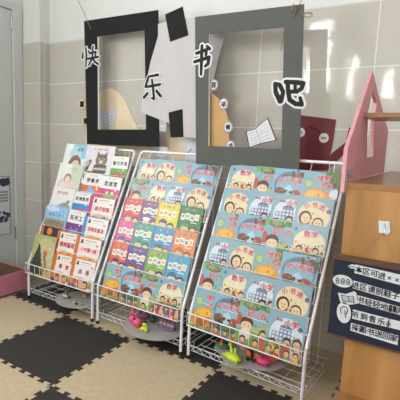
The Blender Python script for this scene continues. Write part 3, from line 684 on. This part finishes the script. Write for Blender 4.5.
# ------------------------------------------------------------------ hanging boards and card cut-outs
def px2(pts, Y, o): return [(at(x, y, Y).x-o.x, at(x, y, Y).z-o.z) for x, y in pts]
def sheet(name, pts, Y, th, m, parent=None, org=None, holes=None, label=None, cat=None, group=None):
    """flat card of thickness th with the outline given as seen in the photograph, hanging in the plane y = Y"""
    o = org or Vector((at(*pts[0], Y).x, Y, at(*pts[0], Y).z))
    k = Y-o.y
    ob = MB().prism(px2(pts, Y, o), k, k+th, 'y', holes=[px2(h, Y, o) for h in (holes or [])]).build(name, m, parent)
    if not parent: ob.location = o; tag(ob, label, cat, group)
    return ob, o
def glyph_solid(mb, ch, off, cx, cz, y0, y1, S, col, sx=1, rot=0, shear=0):
    if off > 0:
        nd = 12 if off > .08 else 8
        for q in range(nd): glyph_solid(mb, ch, 0, cx+off*S*math.cos(2*PI*q/nd), cz+off*S*math.sin(2*PI*q/nd), y0+.00004*(q+1), y1-.00002*(q+1), S, col, sx, rot, shear)
    vs, fs = glyph(ch, off); n = len(vs); ca, sa = math.cos(rot), math.sin(rot)
    P = []
    for x, y in vs: x = x*sx+shear*y; P.append((cx+(x*ca-y*sa)*S, cz+(x*sa+y*ca)*S))
    v = [(p[0], y0, p[1]) for p in P]+[(p[0], y1, p[1]) for p in P]
    cnt = {}
    for f in fs:
        for i in range(len(f)): e = (f[i], f[(i+1) % len(f)]); cnt[e] = 1
    side = [(a, b, b+n, a+n) for a, b in cnt if (b, a) not in cnt]
    mb.add(v, [tuple(f) for f in fs]+[tuple(i+n for i in reversed(f)) for f in fs]+side, col)
def blob(ch_pts, grow): return ch_pts
def char_cut(parent, org, ch, px, py, Y, S, sx=1, rot=0, shear=0, ink=(22, 22, 22), border=None, off=.045):
    """a card cut-out character with its white edge; stuck on its board"""
    c = at(px, py, Y); mb = MB(); mb.flat = True; x, z, k = c.x-org.x, c.z-org.z, Y-org.y
    t = .0025
    if border:
        pts = [(-.62, -.5), (-.2, -.7), (.3, -.66), (.68, -.3), (.62, .3), (.3, .62), (-.1, .72), (-.6, .5), (-.7, .1)]
        ca, sa = math.cos(rot), math.sin(rot)
        R_ = lambda q, g: [(x+(a*ca-b*sa)*S*g*sx, z+(a*sa+b*ca)*S*g) for a, b in q]
        mb.prism(R_(pts, 1.3), k-t, k, 'y', border); mb.prism(R_(pts, 1.0), k-2*t, k-t, 'y', (236, 234, 230))
    else:
        glyph_solid(mb, ch, .13, x, z, k-2*t+.0006, k-.0004, S, (238, 238, 238), sx, rot, shear); glyph_solid(mb, ch, .075, x, z, k-2*t, k-.0001, S, (238, 238, 238), sx, rot, shear)
    glyph_solid(mb, ch, off, x, z, k-3*t, k-2*t-.0001, S*.96, ink, sx, rot, shear)
    return mb.build('cutout_character', M['paper'], parent)
def brush(parent, org, Y, strokes, r, margin):
    """a card cut-out of a brush-written character: its strokes as seen in the photograph"""
    k = Y-org.y; t = .0025; lay = [(r+margin, k-2*t, k, (236, 236, 236)), (r, k-3*t, k-2*t-.0001, (20, 20, 20))]
    mb = MB(); n_ = 0
    for R_, ya, yb, col in lay:
        for st in strokes:
            P = [(at(x, y, Y).x-org.x, at(x, y, Y).z-org.z, w) for x, y, w in st]
            for i in range(len(P)-1):
                (x0, z0, w0), (x1, z1, w1) = P[i], P[i+1]; an = math.atan2(z1-z0, x1-x0); n_ += 1; e = .00002*(n_ % 24)
                q0, q1 = (R_-r)+r*w0, (R_-r)+r*w1
                q = [(x1+q1*math.cos(an-PI/2+j*PI/8), z1+q1*math.sin(an-PI/2+j*PI/8)) for j in range(9)]+[(x0+q0*math.cos(an+PI/2+j*PI/8), z0+q0*math.sin(an+PI/2+j*PI/8)) for j in range(9)]
                mb.prism(q, ya+e, yb-e*.5, 'y', col)
    return mb.build('cutout_character', M['paper'], parent)
def open_book(parent, org, quad, Y, edge=(110, 84, 74), page=(226, 228, 232), lines=5, name='open_book_cutout'):
    """quad: left-bottom, spine-bottom, right-bottom, right-top, spine-top, left-top as seen in the photograph"""
    mb = MB(); P = px2(quad, Y, org); k = Y-org.y
    cx = sum(p[0] for p in P)/6; cz = sum(p[1] for p in P)/6
    if edge: mb.prism([(cx+(p[0]-cx)*1.1, cz+(p[1]-cz)*1.1) for p in P], k-.002, k, 'y', edge)
    mb.prism(P, k-.0035, k-.002, 'y', page)
    lb, sb, rb, rt, st, lt = [Vector((p[0], 0, p[1])) for p in P]
    for a, b, c, d in ((lb, sb, st, lt), (sb, rb, rt, st)):
        for i in range(lines):
            v = (i+.8)/(lines+.6); p = a.lerp(d, v).lerp(b.lerp(c, v), .14); q = a.lerp(d, v).lerp(b.lerp(c, v), .84)
            mb.tube([(p.x, k-.0036, p.z), (q.x, k-.0036, q.z)], .0012, 4, (128, 128, 136))
    mb.tube([(sb.x, k-.0036, sb.z), (st.x, k-.0036, st.z)], .0014, 4, (90, 90, 100))
    return mb.build(name, M['paper'], parent)
WALLY = BY-.006
# tan arch with an open book, and its small yellow-edged characters, on the wall behind the black frame
arch = [(84, 165), (86, 128), (90, 108), (98, 94), (104, 89.5), (110, 88), (117, 91.5), (124, 99), (130, 112), (139, 131), (148, 150), (153, 166)]
o, og = sheet('arch_cutout', arch, WALLY, .005, M['tan_board'], label='tan arch-shaped card on the wall, seen through the black frame', cat='card cutout')
open_book(o, og, [(98, 126.5), (108, 127), (115, 123), (117.5, 107.5), (108, 111), (98, 110)], WALLY, None, (228, 230, 238), 4)
for px, py, ch, lab in ((82.5, 104, '阅', 'yellow-edged card character left of the black frame, upper of two'), (86, 121, '读', 'yellow-edged card character left of the black frame, lower of two')):
    g = at(px, py, WALLY); r_ = empty('character_card', (g.x, WALLY, g.z)); tag(r_, lab, 'card cutout', 'yellow-edged character cards')
    char_cut(r_, g.copy(), ch, px, py, WALLY, .052, border=(232, 186, 92))
# second tan card and the white cat card low on the wall
o, og = sheet('figure_cutout', [(166.5, 122), (172, 112), (186, 108), (194, 118), (194, 165), (171, 165), (168, 150), (166, 138)], WALLY, .005, M['tan_board'], label='tan card cutout on the wall between the black and grey boards', cat='card cutout')
o2, og2 = sheet('cat_cutout', [(181.5, 137), (184, 134.5), (187, 139), (190, 138.5), (194, 131), (200, 134), (200, 162), (186, 160), (184.5, 150)], WALLY-.012, .004, mat('white_card', (226, 228, 236), .8), label='white cat-shaped card cutout beside the grey board, above the middle rack', cat='card cutout')
mb = MB()
for cx, cy in ((186, 147), (190.5, 150)): c = at(cx, cy, WALLY-.013)-og2; mb.ball(c, .006, (50, 50, 56), (1, .2, .5), 8)
pts = [at(x, y, WALLY-.014)-og2 for x, y in ((186, 153), (189, 152), (192, 149))]; mb.tube(pts, .0016, 5, (40, 40, 46)); mb.build('drawn_face', M['paper'], o2)
# maroon card with two white discs, right of the grey board
o, og = sheet('maroon_card', [(286, 112), (299, 115), (336, 119.5), (332, 146), (328.5, 160), (329, 170), (286, 170)], WALLY, .006, M['maroon'], label='maroon card with white discs on the tiled wall, right of the grey board', cat='card cutout')
sheet('card_arm', [(328.5, 158), (332, 153), (346, 142), (349, 128), (352.5, 126), (352, 146), (330, 168)], WALLY+.002, .004, M['maroon'], o, og)
for cx, cy in ((300.5, 132.5), (324, 138)):
    c = at(cx, cy, WALLY)-og; mb = MB()
    mb.prism([(c.x+.028*math.cos(a*PI/12), c.z+.028*math.sin(a*PI/12)) for a in range(24)], -.003, 0, 'y', (222, 218, 212))
    for k in range(3): mb.box((c.x-.014+.010*k, -.0036, c.z-.006), (c.x-.008+.010*k, -.003, c.z+.006), (60, 52, 54))
    mb.build('disc', M['paper'], o)
pts = [at(x, y, WALLY-.001)-og for x, y in ((303, 131), (308, 127.5), (314, 128), (320, 132))]; MB().tube(pts, .0018, 6).build('cord', M['black_board'], o)

# black hanging frame
KY = .468
o, bo = sheet('card_window', [(84, 21), (158, 10), (159, 147), (87, 144)], KY, .006, M['black_board'], holes=[[(97, 36.5), (97.5, 129.5), (146, 129.5), (144.5, 30)]],
   label='black rectangular card frame hanging above the left and middle racks', cat='hanging frame')
brush(o, bo, KY, [[(83.5, 53, .8), (83, 58, 1)], [(86.5, 48, .8), (87, 56, 1), (86.5, 67, .7)], [(89, 51, .7), (90, 53, .6)],
  [(90, 53.5, .9), (96.5, 52, .9), (95.5, 57.5, .8)], [(88.5, 59, .9), (98.5, 57, 1)], [(93.5, 46.5, .8), (93, 58, 1), (89.5, 65, .8)], [(93, 58.5, .9), (95.5, 62, 1), (99, 64.5, .8)]], .0092, .0088)
sheet('edge_strip', [(97.5, 37), (98.6, 37), (99.4, 129.5), (98, 129.5)], KY-.0005, .006, mat('white_edge', (200, 200, 196), .8), o, bo)
def string(name, pts, Y, label=None, parent=None, org=None, r=.0022):
    P = [at(x, y, Y+dy)-(org or Vector()) for x, y, dy in pts]
    c = P[0]; mb = MB().tube([p-c if not parent else p for p in P], r, 6)
    s = mb.build(name, M['jute'], parent)
    if not parent: s.location = c; tag(s, label, 'string')
    return s
top = at(60, -48, KY)
s = string('hanging_string', [(91, 29, -.004), (89, 25, -.006), (84, 13, -.006), (78, 0, -.006), (68, -24, -.006)], KY, 'jute string rising from the top left corner of the black frame')
string('string_tail', [(98, 33, .008), (99, 40, .008), (101, 50, .008), (102, 58, .008)], KY, None, o, bo)
string('string_tail', [(102, 31, .008), (101, 42, .008), (102.5, 55, .008), (104.5, 71, .008)], KY, None, o, bo)
# lilac card, leaning over the right side of the black frame
LY = .458
o, lo = sheet('lilac_card', [(158, 24), (170, 20), (228, 14), (224, 36), (213, 80), (207, 150), (196, 138), (183, 137), (167.5, 122.5), (140.5, 112), (141.5, 104), (144.5, 90), (150.5, 62), (158, 36)], LY, .005, M['lilac_board'],
   label='large lilac grey card between the black frame and the grey frame', cat='card cutout')
sheet('black_patch', [(165, 14.5), (182.5, 6.5), (188, 35), (170, 41.5)], LY-.006, .005, M['black_board'], o, lo)
sheet('black_patch', [(168.5, 112.5), (182, 109), (183, 137), (170.5, 137.5)], LY-.006, .005, M['black_board'], o, lo)
brush(o, lo, LY-.001, [[(150, 76.5, .8), (158.5, 75, 1)], [(149, 77, .9), (147.5, 82, 1), (146, 86.5, .9)], [(146, 87, .9), (153, 86, 1), (160.5, 84.5, 1)],
  [(152.5, 80, .8), (153.8, 90, 1), (154.5, 99, 1), (152, 98, .6)], [(148, 93.5, 1), (144.5, 97.5, 1.1)], [(157, 91, 1), (161, 96, 1.1)]], .0098, .0075)
# grey hanging frame, in front of the tops of the middle and right racks
GY = .350
o, go = sheet('card_window', [(195, 17), (304, 4), (299, 170.5), (196, 163.5)], GY, .006, M['grey_board'], holes=[[(210, 34), (209, 146), (281.5, 149), (284, 27)]],
   label='large dark grey card frame hanging above the middle and right racks', cat='hanging frame')
brush(o, go, GY, [[(197, 53.5, .9), (207, 50, 1), (206.5, 55, .9)], [(195, 62, .9), (209.5, 57.5, 1.1), (208.5, 64, 1), (205.5, 66.5, .7)],
  [(202.5, 46, .9), (202, 60, 1.1), (201.5, 74.5, .8)], [(207.5, 46.5, .8), (210, 49, 1)]], .0105, .0105)
brush(o, go, GY, [[(275.5, 84, 1), (276, 92, 1.1), (280.5, 101.5, 1.2)], [(275.5, 84, .9), (280, 85, 1), (283.5, 92, 1), (281.5, 101, 1.1)],
  [(286, 82, 1), (297, 82.5, 1.1), (303.5, 83.5, 1.1), (302, 88.5, 1), (297, 92, .9)], [(288, 82, 1), (288.5, 92, 1), (298, 91.5, .9)], [(295.5, 84, .8), (295.5, 91, .8)],
  [(288.5, 92, 1), (290, 100, 1.1), (296, 104, 1.1), (302, 104.5, 1.1), (300.5, 98, .8)]], .0115, .0115)
e = sheet('edge_strip', [(209.2, 34), (210.2, 34), (209.4, 146), (208.2, 146)], GY-.0006, .007, mat('pale_card_edge', (176, 170, 156), .8), o, go)
string('string_knot', [(292.5, 17, -.005), (295, 12, -.008), (296, 6, -.008), (293, 12, -.008), (293.5, 4, -.004)], GY, None, o, go, .003)
string('string_tail', [(284.5, 28, .008), (283.5, 38, .008), (281, 51, .008)], GY, None, o, go)
string('hanging_string', [(294, 14, -.006), (299, 5, -.006), (303, -3, -.006), (313, -22, -.006)], GY, 'jute string rising from the top right corner of the grey frame')
mb = MB(); c0 = at(308, 15, GY); mb.tube([(.021*math.cos(a*PI/8), .006*math.cos(a*PI/8), .011*math.sin(a*PI/8)) for a in range(16)], .0028, 6, closed=True)
mb.tube([(-.021, -.006, 0), (-.035, -.008, .02)], .0024, 6)
s = mb.build('string_loop', M['jute'], o); s.location = c0-go
# ochre card and lilac-edged characters behind the grey frame
OY = .372
o, oo = sheet('ochre_card', [(204, 92), (212, 93), (219, 99), (225, 108), (228.5, 120), (229.5, 150), (204, 152)], OY, .005, M['ochre_board'], label='ochre card with rounded top inside the left of the grey frame', cat='card cutout')
for px, py, ch, rot in ((214, 85, '我', -.1), (224, 104, '会', -.5), (228.5, 127, '修', 0), (231, 146, '书', .1)):
    char_cut(o, oo, ch, px, py, OY-.006, .038, .9, rot=rot, border=(176, 158, 190), off=.02)
og = at(262, 135, OY); r_ = empty('book_cutout', og); tag(r_, 'white open-book cutout with brown edge, lower right inside the grey frame', 'card cutout')
open_book(r_, og, [(250, 147), (261, 143), (275.5, 140), (267.5, 119), (256, 129), (247, 132)], OY)

# ------------------------------------------------------------------ wooden cabinet, pink panel, sign
BX, BF, BZ = 1.907, -.56, 1.122
def cabinet(name, x, z0, z1, D_, Wd, lab):
    cab = empty(name, (x, BF, z0)); tag(cab, lab, 'cabinet', 'stacked pine cabinets'); h = z1-z0
    MB().box((0, .018, 0), (.018, D_, h-.018)).build('side_panel', M['wood'], cab)
    MB().box((Wd-.018, .018, 0), (Wd, D_, h-.018)).build('side_panel', M['wood'], cab)
    MB().box((0, 0, 0), (Wd, .018, h-.018)).build('front_panel', M['wood'], cab)
    MB().box((.018, D_-.012, 0), (Wd-.018, D_, h-.018)).build('back_panel', M['wood'], cab)
    MB().box((-.001, -.001, h-.018), (Wd, D_, h)).build('top_panel', M['wood_h'], cab, bevel=.0015)
    return cab
cabinet('wooden_cabinet', BX, .84, BZ, 1.05, .95, 'upper pine cabinet at the right edge, carrying the pink panel and hook')
cab = cabinet('wooden_cabinet', 1.943, .452, .839, .95, .92, 'lower pine cabinet behind the navy sign, with a ledge at its foot')
MB().prism([(0, -.0005), (.92, -.0005), (.92, -.24), (.04, -.24), (-.028, -.13)], -.016, -.0005, 'z').build('ledge', M['wood_h'], cab)
MB().box((.0, .0, -.452), (.92, .95, -.0005)).build('base', M['wood'], cab)
MB().prism([(.0, -.001), (.92, -.001), (.92, -.225), (.048, -.225), (-.015, -.13)], -.452, -.0165, 'z').build('plinth', M['wood'], cab)
# pink gabled end panel standing on the cabinet with a wooden shelf fixed across it
pk = empty('pink_display_stand', (BX-.004, BF-.02, BZ)); tag(pk, 'pink house-gable panel with a slot and wooden shelf, standing on the cabinet', 'display stand')
def yz(pts, X, org):
    out = []
    for x, y in pts:
        d = CF + CR*((x-200)/FPX) + CU*((200-y)/FPX); t = (X-CAM.x)/d.x; p = CAM+d*t; out.append((p.y-org.y, p.z-org.z))
    return out
po = Vector((BX-.004, BF-.02, BZ))
outl = yz([(345.5, 148), (373, 70.5), (378, 92), (388.3, 131), (388.3, 168)], BX-.004, po)
outl = [(0.0, -.03), (0.0, outl[0][1])]+outl[1:4]+[(outl[3][0]+.0, .0005), (.0195, .0005), (.0195, -.03)]
hole = yz([(373, 90), (377, 103), (374.5, 119), (373.5, 156), (367, 158), (368, 112)], BX-.004, po)
MB().prism(outl, -.012, 0, 'x', holes=[hole]).build('gable_panel', M['pink'], pk, bevel=.0015)
sh = yz([(363.5, 114.5)], BX-.004, po)[0]
MB().box((.0, sh[0], sh[1]-.008), (.80, sh[0]+.20, sh[1]+.006)).build('shelf_board', M['wood_h'], pk)
MB().prism([(max(.0, p[0]), max(.0005, p[1])) for p in outl[:-2] if p[1] > -.01] + [(.0, .0005)], .80, .817, 'x').build('gable_panel', M['pink'], pk, bevel=.0015)
q = yz([(347.5, 170), (352, 168), (352, 177), (347.5, 179)], BX-.004, po)
MB().prism(q, .0, .002, 'x').build('metal_plate', M['steel'], pk)
# sign
SY = BF-.030
so = at(326, 256, SY)
sg = empty('hanging_sign', so); tag(sg, 'dark navy sign with white paper strips of writing, hanging on the cabinet front', 'sign')
x0, z0 = at(327.5, 333, SY).x-so.x, at(326, 333, SY).z-so.z; x1 = x0+.44; z1 = at(331, 254, SY).z-so.z
MB().box((x0, .0, z0), (x1, .012, z1)).build('board', M['navy'], sg)
mb = MB(); t = .013
MB().box((x0-.003, -.004, z1-t), (x1+.003, .014, z1+.002)).build('frame_rail', M['dark_wood'], sg)
MB().box((x0-.003, -.002, z0-.002), (x1+.003, .014, z0+.004)).build('frame_rail', M['dark_wood'], sg)
def strip(pts, text, xs, xe, yc, size, slope=.27):
    mb = MB(); mb.flat = False
    P = px2(pts, SY-.001, so); mb.prism(P, -.002, -.0005, 'y', (214, 216, 218)); n = len(text)
    g = mb.build('paper_strip', M['paper'], sg)
    mb = MB(); mb.flat = True
    for k, ch in enumerate(text):
        if ch == ' ': continue
        x = xs+(xe-xs)*k/max(1, n-1); y = yc+slope*(x-xs); c = at(x, y, SY-.003)-so
        glyph_solid(mb, ch, .013, c.x, c.z, -.0032, -.002, size, (26, 26, 30))
    l = mb.build('lettering', M['paper'], g); return g
cs = .0222
strip([(355.3, 264.4), (404, 275.5), (404, 286), (354.5, 272.8)], '本区可进××', 358.8, 397, 269.7, cs)
strip([(353, 280.4), (404, 295), (404, 303.5), (352.6, 288)], '进区请脱鞋子', 355.5, 395.5, 285.2, cs)
strip([(357.6, 295.2), (404, 308), (404, 316), (357, 302.8)], '书轻轻地翻阅', 360.5, 400, 300.2, cs)
strip([(353, 309.4), (404, 322.5), (404, 331), (352, 318.4)], '听到音乐', 355.2, 381, 314.5, cs)
strip([(351, 322.8), (398.4, 335.6), (397.6, 345.2), (350.4, 330.4)], '将图书送回家', 354.8, 394, 327.6, cs)
def icon(pts, draw):
    mb = MB(); P = px2(pts, SY-.001, so); mb.prism(P, -.0028, -.0012, 'y', (210, 212, 214)); draw(mb); mb.build('picture_sticker', M['paper'], sg)
def el(cx, cy, rx, ry, n=16): return [(cx+rx*math.cos(2*PI*k/n), cy+ry*math.sin(2*PI*k/n)+.15*rx*math.cos(2*PI*k/n)) for k in range(n)]
def ln(mb, pts, r=.0011): mb.tube([at(x, y, SY-.004)-so for x, y in pts], r, 5, (50, 50, 56))
def d1(mb):
    for x in (337.5, 342.8, 348):
        y = 280+.15*(x-337); ln(mb, [(x-1.4, y-1), (x, y-2.6), (x+1.4, y-1), (x+1.2, y+3), (x-1.2, y+3), (x-1.4, y-1)]); ln(mb, [(x-1, y+.6), (x+1, y+.6)])
def d2(mb):
    ln(mb, [(341, 295), (343, 301), (349, 301.5), (354, 303), (353, 296), (348, 296.5), (341, 295)]); ln(mb, [(348, 296.5), (349, 301.5)])
    for k in range(2): ln(mb, [(343, 297.5+k*1.8), (347, 298.2+k*1.8)], .0007); ln(mb, [(349.5, 298.5+k*1.8), (352.5, 298.6+k*1.8)], .0007)
def d3(mb): ln(mb, [(341, 313), (340.5, 308.5), (343.5, 306), (347, 308), (347.5, 312), (345, 315.5), (346, 318)]); ln(mb, [(344, 310), (345.5, 312), (344, 314)])
icon(el(342.8, 281, 10, 6.2), d1)
icon([(338, 292.5), (346, 294), (354.5, 291), (356.5, 293), (357.6, 303.5), (350, 304.5), (345, 304), (340.5, 302)], d2)
icon(el(344, 312.5, 7.2, 10.5), d3)
icon([(348, 266), (351.5, 264.2), (355, 265), (355.5, 268.6), (351, 268.2)], lambda mb: ln(mb, [(349.5, 266.3), (354, 266.8)]))
mb = MB(); ln(mb, [(387, 326), (390, 325), (388.5, 321), (386.5, 323.5), (388, 327.5), (389, 318.5), (391, 317.5)]); mb.build('music_sign', M['paper'], sg)
# hook and the string the sign hangs from
hk = at(384, 227.5, BF-.001); h = empty('wall_hook', hk); tag(h, 'clear plastic hook stuck on the front of the wooden cabinet', 'hook')
def rel(x, y, Y): return at(x, y, Y)-hk
c = px2([(378.5, 220.5), (389.5, 221.5), (390.5, 232), (388, 234.5), (379, 232.5)], BF-.001, hk)
MB().prism(c, -.003, .0005, 'y').build('hook_plate', M['clear'], h, bevel=.0008)
MB().tube([rel(384.5, 224, BF-.004), rel(384.5, 229, BF-.012), rel(384.5, 232, BF-.016), rel(383.5, 235, BF-.014), rel(383, 233, BF-.020)], .0018, 8).build('hook_pin', M['steel'], h)
P = [at(361.5, 253.5, SY-.006), at(372, 244, SY+.005), at(383, 234.5, BF-.016), at(391, 248, SY+.005), at(397, 262, SY-.006)]
c0 = P[2]; s = MB().tube([p-c0 for p in P], .0012, 6).tube([p-c0+Vector((0, -.003, 0)) for p in (at(383.5, 236, BF-.016), at(374, 239, BF-.012), at(370.5, 248, BF-.010))], .0007, 5).build('sign_string', M['jute'], None)
s.location = c0; tag(s, 'thin string holding the navy sign from the plastic hook', 'string')

# ------------------------------------------------------------------ pink open box by the door
pb = empty('pink_open_box', (-.64, .17, 0)); tag(pb, 'open pink box on the floor between the door and the left rack', 'box')
w_, dd, hh, t = .40, .75, .160, .008
for a, b in (((-t, -dd, 0), (0, 0, hh)), ((-w_, -dd, 0), (-w_+t, 0, hh)), ((-w_+t, -t, 0), (-t, 0, hh)), ((-w_+t, -dd, 0), (-t, -dd+t, hh))):
    MB().box(a, b).build('box_wall', M['pink_box'], pb)
MB().box((-w_+t, -dd+t, .0), (-t, -t, .006)).build('box_bottom', M['box_inside'], pb)
MB().box((-w_+t+.0005, -dd+t+.0005, .006), (-w_+t+.0025, -t-.0005, hh-.004)).box((-w_+t+.0025, -t-.0025, .006), (-t-.0005, -t-.0005, hh-.004)).build('lining', M['box_inside'], pb)
# notice on the door
Y1 = .365; zt, zb = .868, .345
a = Art(.42, zt-zb, (168, 146, 150)); a.rect(0, .015, .975, .985, (224, 226, 230))
r2 = random.Random(3)
for k in range(26): a.ell(.62+.36*r2.random(), .90+.09*r2.random()-.05, .03+.03*r2.random(), .02+.02*r2.random(), (52, 58, 84), 7)
for y in (.72, .67, .62, .57): 
    for k in range(10): a.rect(.50+.045*k, y, .53+.045*k, y+.03, (96, 100, 120))
for k in range(30): a.ell(.55+.42*r2.random(), .24+.16*r2.random(), .02+.04*r2.random(), .015+.02*r2.random(), (60, 68, 100), 7)
a.mb.box((0, 0.0001, 0), (.42, .003, zt-zb), (220, 220, 222))
nt_ = a.mb.build('door_notice', M['print']); nt_.matrix_world = Matrix.Translation((LX-.0035+.0035, Y1-.42, zb)) @ Matrix.Rotation(PI/2, 4, 'Z')
tag(nt_, 'white notice sheet with dark blue ink drawings fixed on the door', 'notice')

# ------------------------------------------------------------------ card trays and modelling-clay figures on the low shelves
TZ = .0865
def tray(i, cs_, pts, lab):
    c, y, a_ = RACKS[i]
    o = MB().prism(pts, 0, .006, 'z').build('card_tray', M['tray'], bevel=.001)
    o.matrix_world = RM(i) @ Matrix.Translation((cs_[0], cs_[1], TZ)); tag(o, lab, 'tray', 'grey card trays on the low shelves')
ov = lambda rx, ry, wob=0: [(rx*math.cos(k*PI/18)*(1+wob*math.sin(3*k*PI/18)), ry*math.sin(k*PI/18)) for k in range(36)]
tray(0, (.145, .055), ov(.175, .145), 'round grey card tray with small clay pieces under the left rack')
tray(1, (.105, .04), ov(.200, .165), 'round grey card tray with a pink and a yellow clay figure under the middle rack')
tray(2, (0, 0), [(-.225, .11), (-.20, .05), (-.13, .01), (-.07, -.045), (-.01, -.062), (.03, -.03), (.08, .0), (.13, .02), (.18, .07), (.20, .15), (.215, .235), (.12, .25), (.02, .21), (-.10, .20), (-.19, .175)], 'wavy-edged grey card tray holding bright clay creatures under the right rack')
def clay(i, s, d, name, label, draw, rz=0):
    mb = MB(); draw(mb); k = 1.0 if i == 0 else 1.3; mb.v = [(a*k, b*k, c*k) for a, b, c in mb.v]; o = mb.build(name, M['clay']); o.matrix_world = RM(i) @ Matrix.Translation((s, d, TZ+.0062)) @ Matrix.Rotation(rz, 4, 'Z')
    tag(o, label, 'clay figure', 'clay figures on the card trays'); return o
def plant(m):
    m.ball((0, 0, .006), .03, (96, 60, 110), (1.1, .8, .2)); m.tube([(0, .005, .01), (0, .005, .05)], .005, 7, (60, 60, 40))
    for k in range(5): m.ball((.014*math.cos(k*1.3), .005+.012*math.sin(k*1.3), .052+.006*(k % 2)), .012, [(58, 70, 40), (120, 120, 50), (50, 46, 40)][k % 3])
    for x in (-.018, .0, .017): m.ball((x, -.014, .018), .009, (226, 216, 200))
clay(0, .062, .02, 'clay_plant', 'small clay plant with white beads on a purple base under the left rack', plant)
clay(0, .183, -.022, 'clay_bead', 'white and red clay bead on the tray under the left rack', lambda m: m.ball((0, 0, .008), .009, (226, 220, 214)).ball((.007, -.004, .006), .005, (190, 60, 70)))
clay(0, .210, -.022, 'clay_bead', 'dark blue clay bead on the tray under the left rack', lambda m: m.ball((0, 0, .007), .008, (40, 44, 60)))
clay(0, .240, -.012, 'clay_bead', 'green clay bead on the tray under the left rack', lambda m: m.ball((0, 0, .007), .010, (70, 170, 70), (1.3, 1, .8)).ball((.004, -.006, .011), .004, (226, 226, 80)))
clay(0, .155, .10, 'clay_flower', 'pale pink clay lump at the back of the tray under the left rack', lambda m: m.ball((0, 0, .012), .018, (206, 150, 140), (1.2, 1, .8)).ball((.006, -.006, .024), .008, (190, 120, 120)))
def bunny(m):
    p = (240, 96, 140)
    m.ball((0, 0, .018), .027, p, (1.25, .9, .75)).ball((-.016, -.012, .030), .018, p); m.ball((.02, -.016, .010), .014, (226, 60, 70), (1.3, 1, .6))
    m.ball((-.030, .004, .058), .011, p, (.6, .5, 1.8), rot=(-.5, 'Y')); m.ball((-.004, .006, .054), .010, p, (.6, .5, 1.6), rot=(.4, 'Y')); m.ball((.002, -.02, .036), .005, DK); m.ball((.0, -.022, .034), .003, (120, 200, 90))
clay(1, .008, -.01, 'clay_rabbit', 'bright pink clay rabbit on the tray under the middle rack', bunny)
clay(1, -.02, .09, 'clay_lump', 'purple clay lump behind the pink rabbit under the middle rack', lambda m: m.ball((0, 0, .016), .026, (140, 80, 120), (1.4, 1, .65)).ball((.01, 0, .03), .012, (170, 90, 130)))
def chick(m):
    y = (206, 222, 60); m.ball((0, 0, .013), .017, y, (1.1, 1, .8)).ball((0, 0, .030), .013, y); m.ball((0, 0, .043), .009, (30, 30, 26), (1.1, 1, .6)).ball((0, -.013, .029), .004, (230, 130, 40)); m.ball((-.014, -.008, .008), .008, y).ball((.014, -.008, .008), .008, y)
clay(1, .10, -.04, 'clay_chick', 'yellow clay chick with a black cap on the tray under the middle rack', chick)
clay(1, .06, .08, 'clay_ball', 'dark green clay lump on the tray under the middle rack', lambda m: m.ball((0, 0, .014), .017, (36, 84, 62), (1.2, 1, .8)))
def slug(m):
    m.ball((0, 0, .007), .040, (140, 108, 150), (1.35, .7, .22))
    for x in (-.03, -.008, .016, .036): m.ball((x, .002, .022), .011, (190, 170, 150)); m.ball((x, .0, .036), .008, (150, 110, 130))
clay(1, .185, .06, 'clay_family', 'row of beige clay heads on a purple base under the middle rack', slug)
clay(2, -.167, .09, 'clay_dish', 'green clay dish with red and dark bits at the left of the right tray', lambda m: m.ball((0, 0, .008), .036, (82, 120, 76), (1, .8, .3)).ball((-.008, .006, .020), .010, (206, 60, 50)).ball((.010, 0, .018), .009, (30, 40, 34)).ball((0, -.012, .016), .006, (226, 190, 170)))
def dino(m):
    c = (206, 232, 60); m.ball((0, 0, .014), .03, c, (1.3, .8, .5))
    for k in range(6): m.tube([(-.03+.012*k, 0, .018), (-.045+.017*k, -.022-.004*(k % 2), .012)], .006, 7, c, r2=.004)
    m.tube([(-.02, .01, .02), (-.036, .016, .045)], .007, 8, c, r2=.005).tube([(0, .01, .02), (-.012, .02, .042)], .006, 8, c, r2=.004).ball((-.037, .016, .048), .009, c)
clay(2, -.045, -.0, 'clay_dinosaur', 'bright yellow-green clay creature with many legs under the right rack', dino, -.3)
clay(2, -.05, .13, 'clay_ball', 'beige clay lump at the back of the tray under the right rack', lambda m: m.ball((0, 0, .018), .024, (206, 170, 130), (1.1, 1, .75)))
def bfly(m):
    for sx in (-1, 1):
        m.ball((sx*.016, .004, .02), .014, (224, 110, 50), (1, .4, 1.5), rot=(sx*.5, 'Y')); m.ball((sx*.014, -.008, .010), .010, DK, (1, .6, 1))
    m.tube([(0, 0, .004), (0, 0, .045)], .005, 7, (30, 28, 30)); m.ball((.01, -.01, .03), .005, (30, 28, 30))
clay(2, .035, .055, 'clay_butterfly', 'orange and black clay butterfly under the right rack', bfly)
def crab(m):
    p = (232, 80, 140); m.ball((0, 0, .014), .024, p, (1.3, 1, .55)); 
    for k in range(5): m.tube([(.01*k-.01, .008, .02), (.012*k+.0, .026, .034-.002*k)], .006, 7, (234, 90, 60), r2=.004)
    for k in range(4): m.tube([(-.02+.012*k, -.01, .01), (-.03+.018*k, -.028, .005)], .006, 7, p, r2=.004)
    m.ball((-.01, -.012, .028), .008, p)
clay(2, .095, .075, 'clay_crab', 'pink and orange clay crab under the right rack', crab)
clay(2, .12, .165, 'clay_flower', 'pale green and cream clay flower under the right rack', lambda m: m.ball((0, 0, .010), .018, (150, 180, 80), (1.5, .8, .5)).ball((-.004, -.006, .022), .011, (214, 196, 160)).ball((.024, 0, .014), .012, (176, 200, 90)))
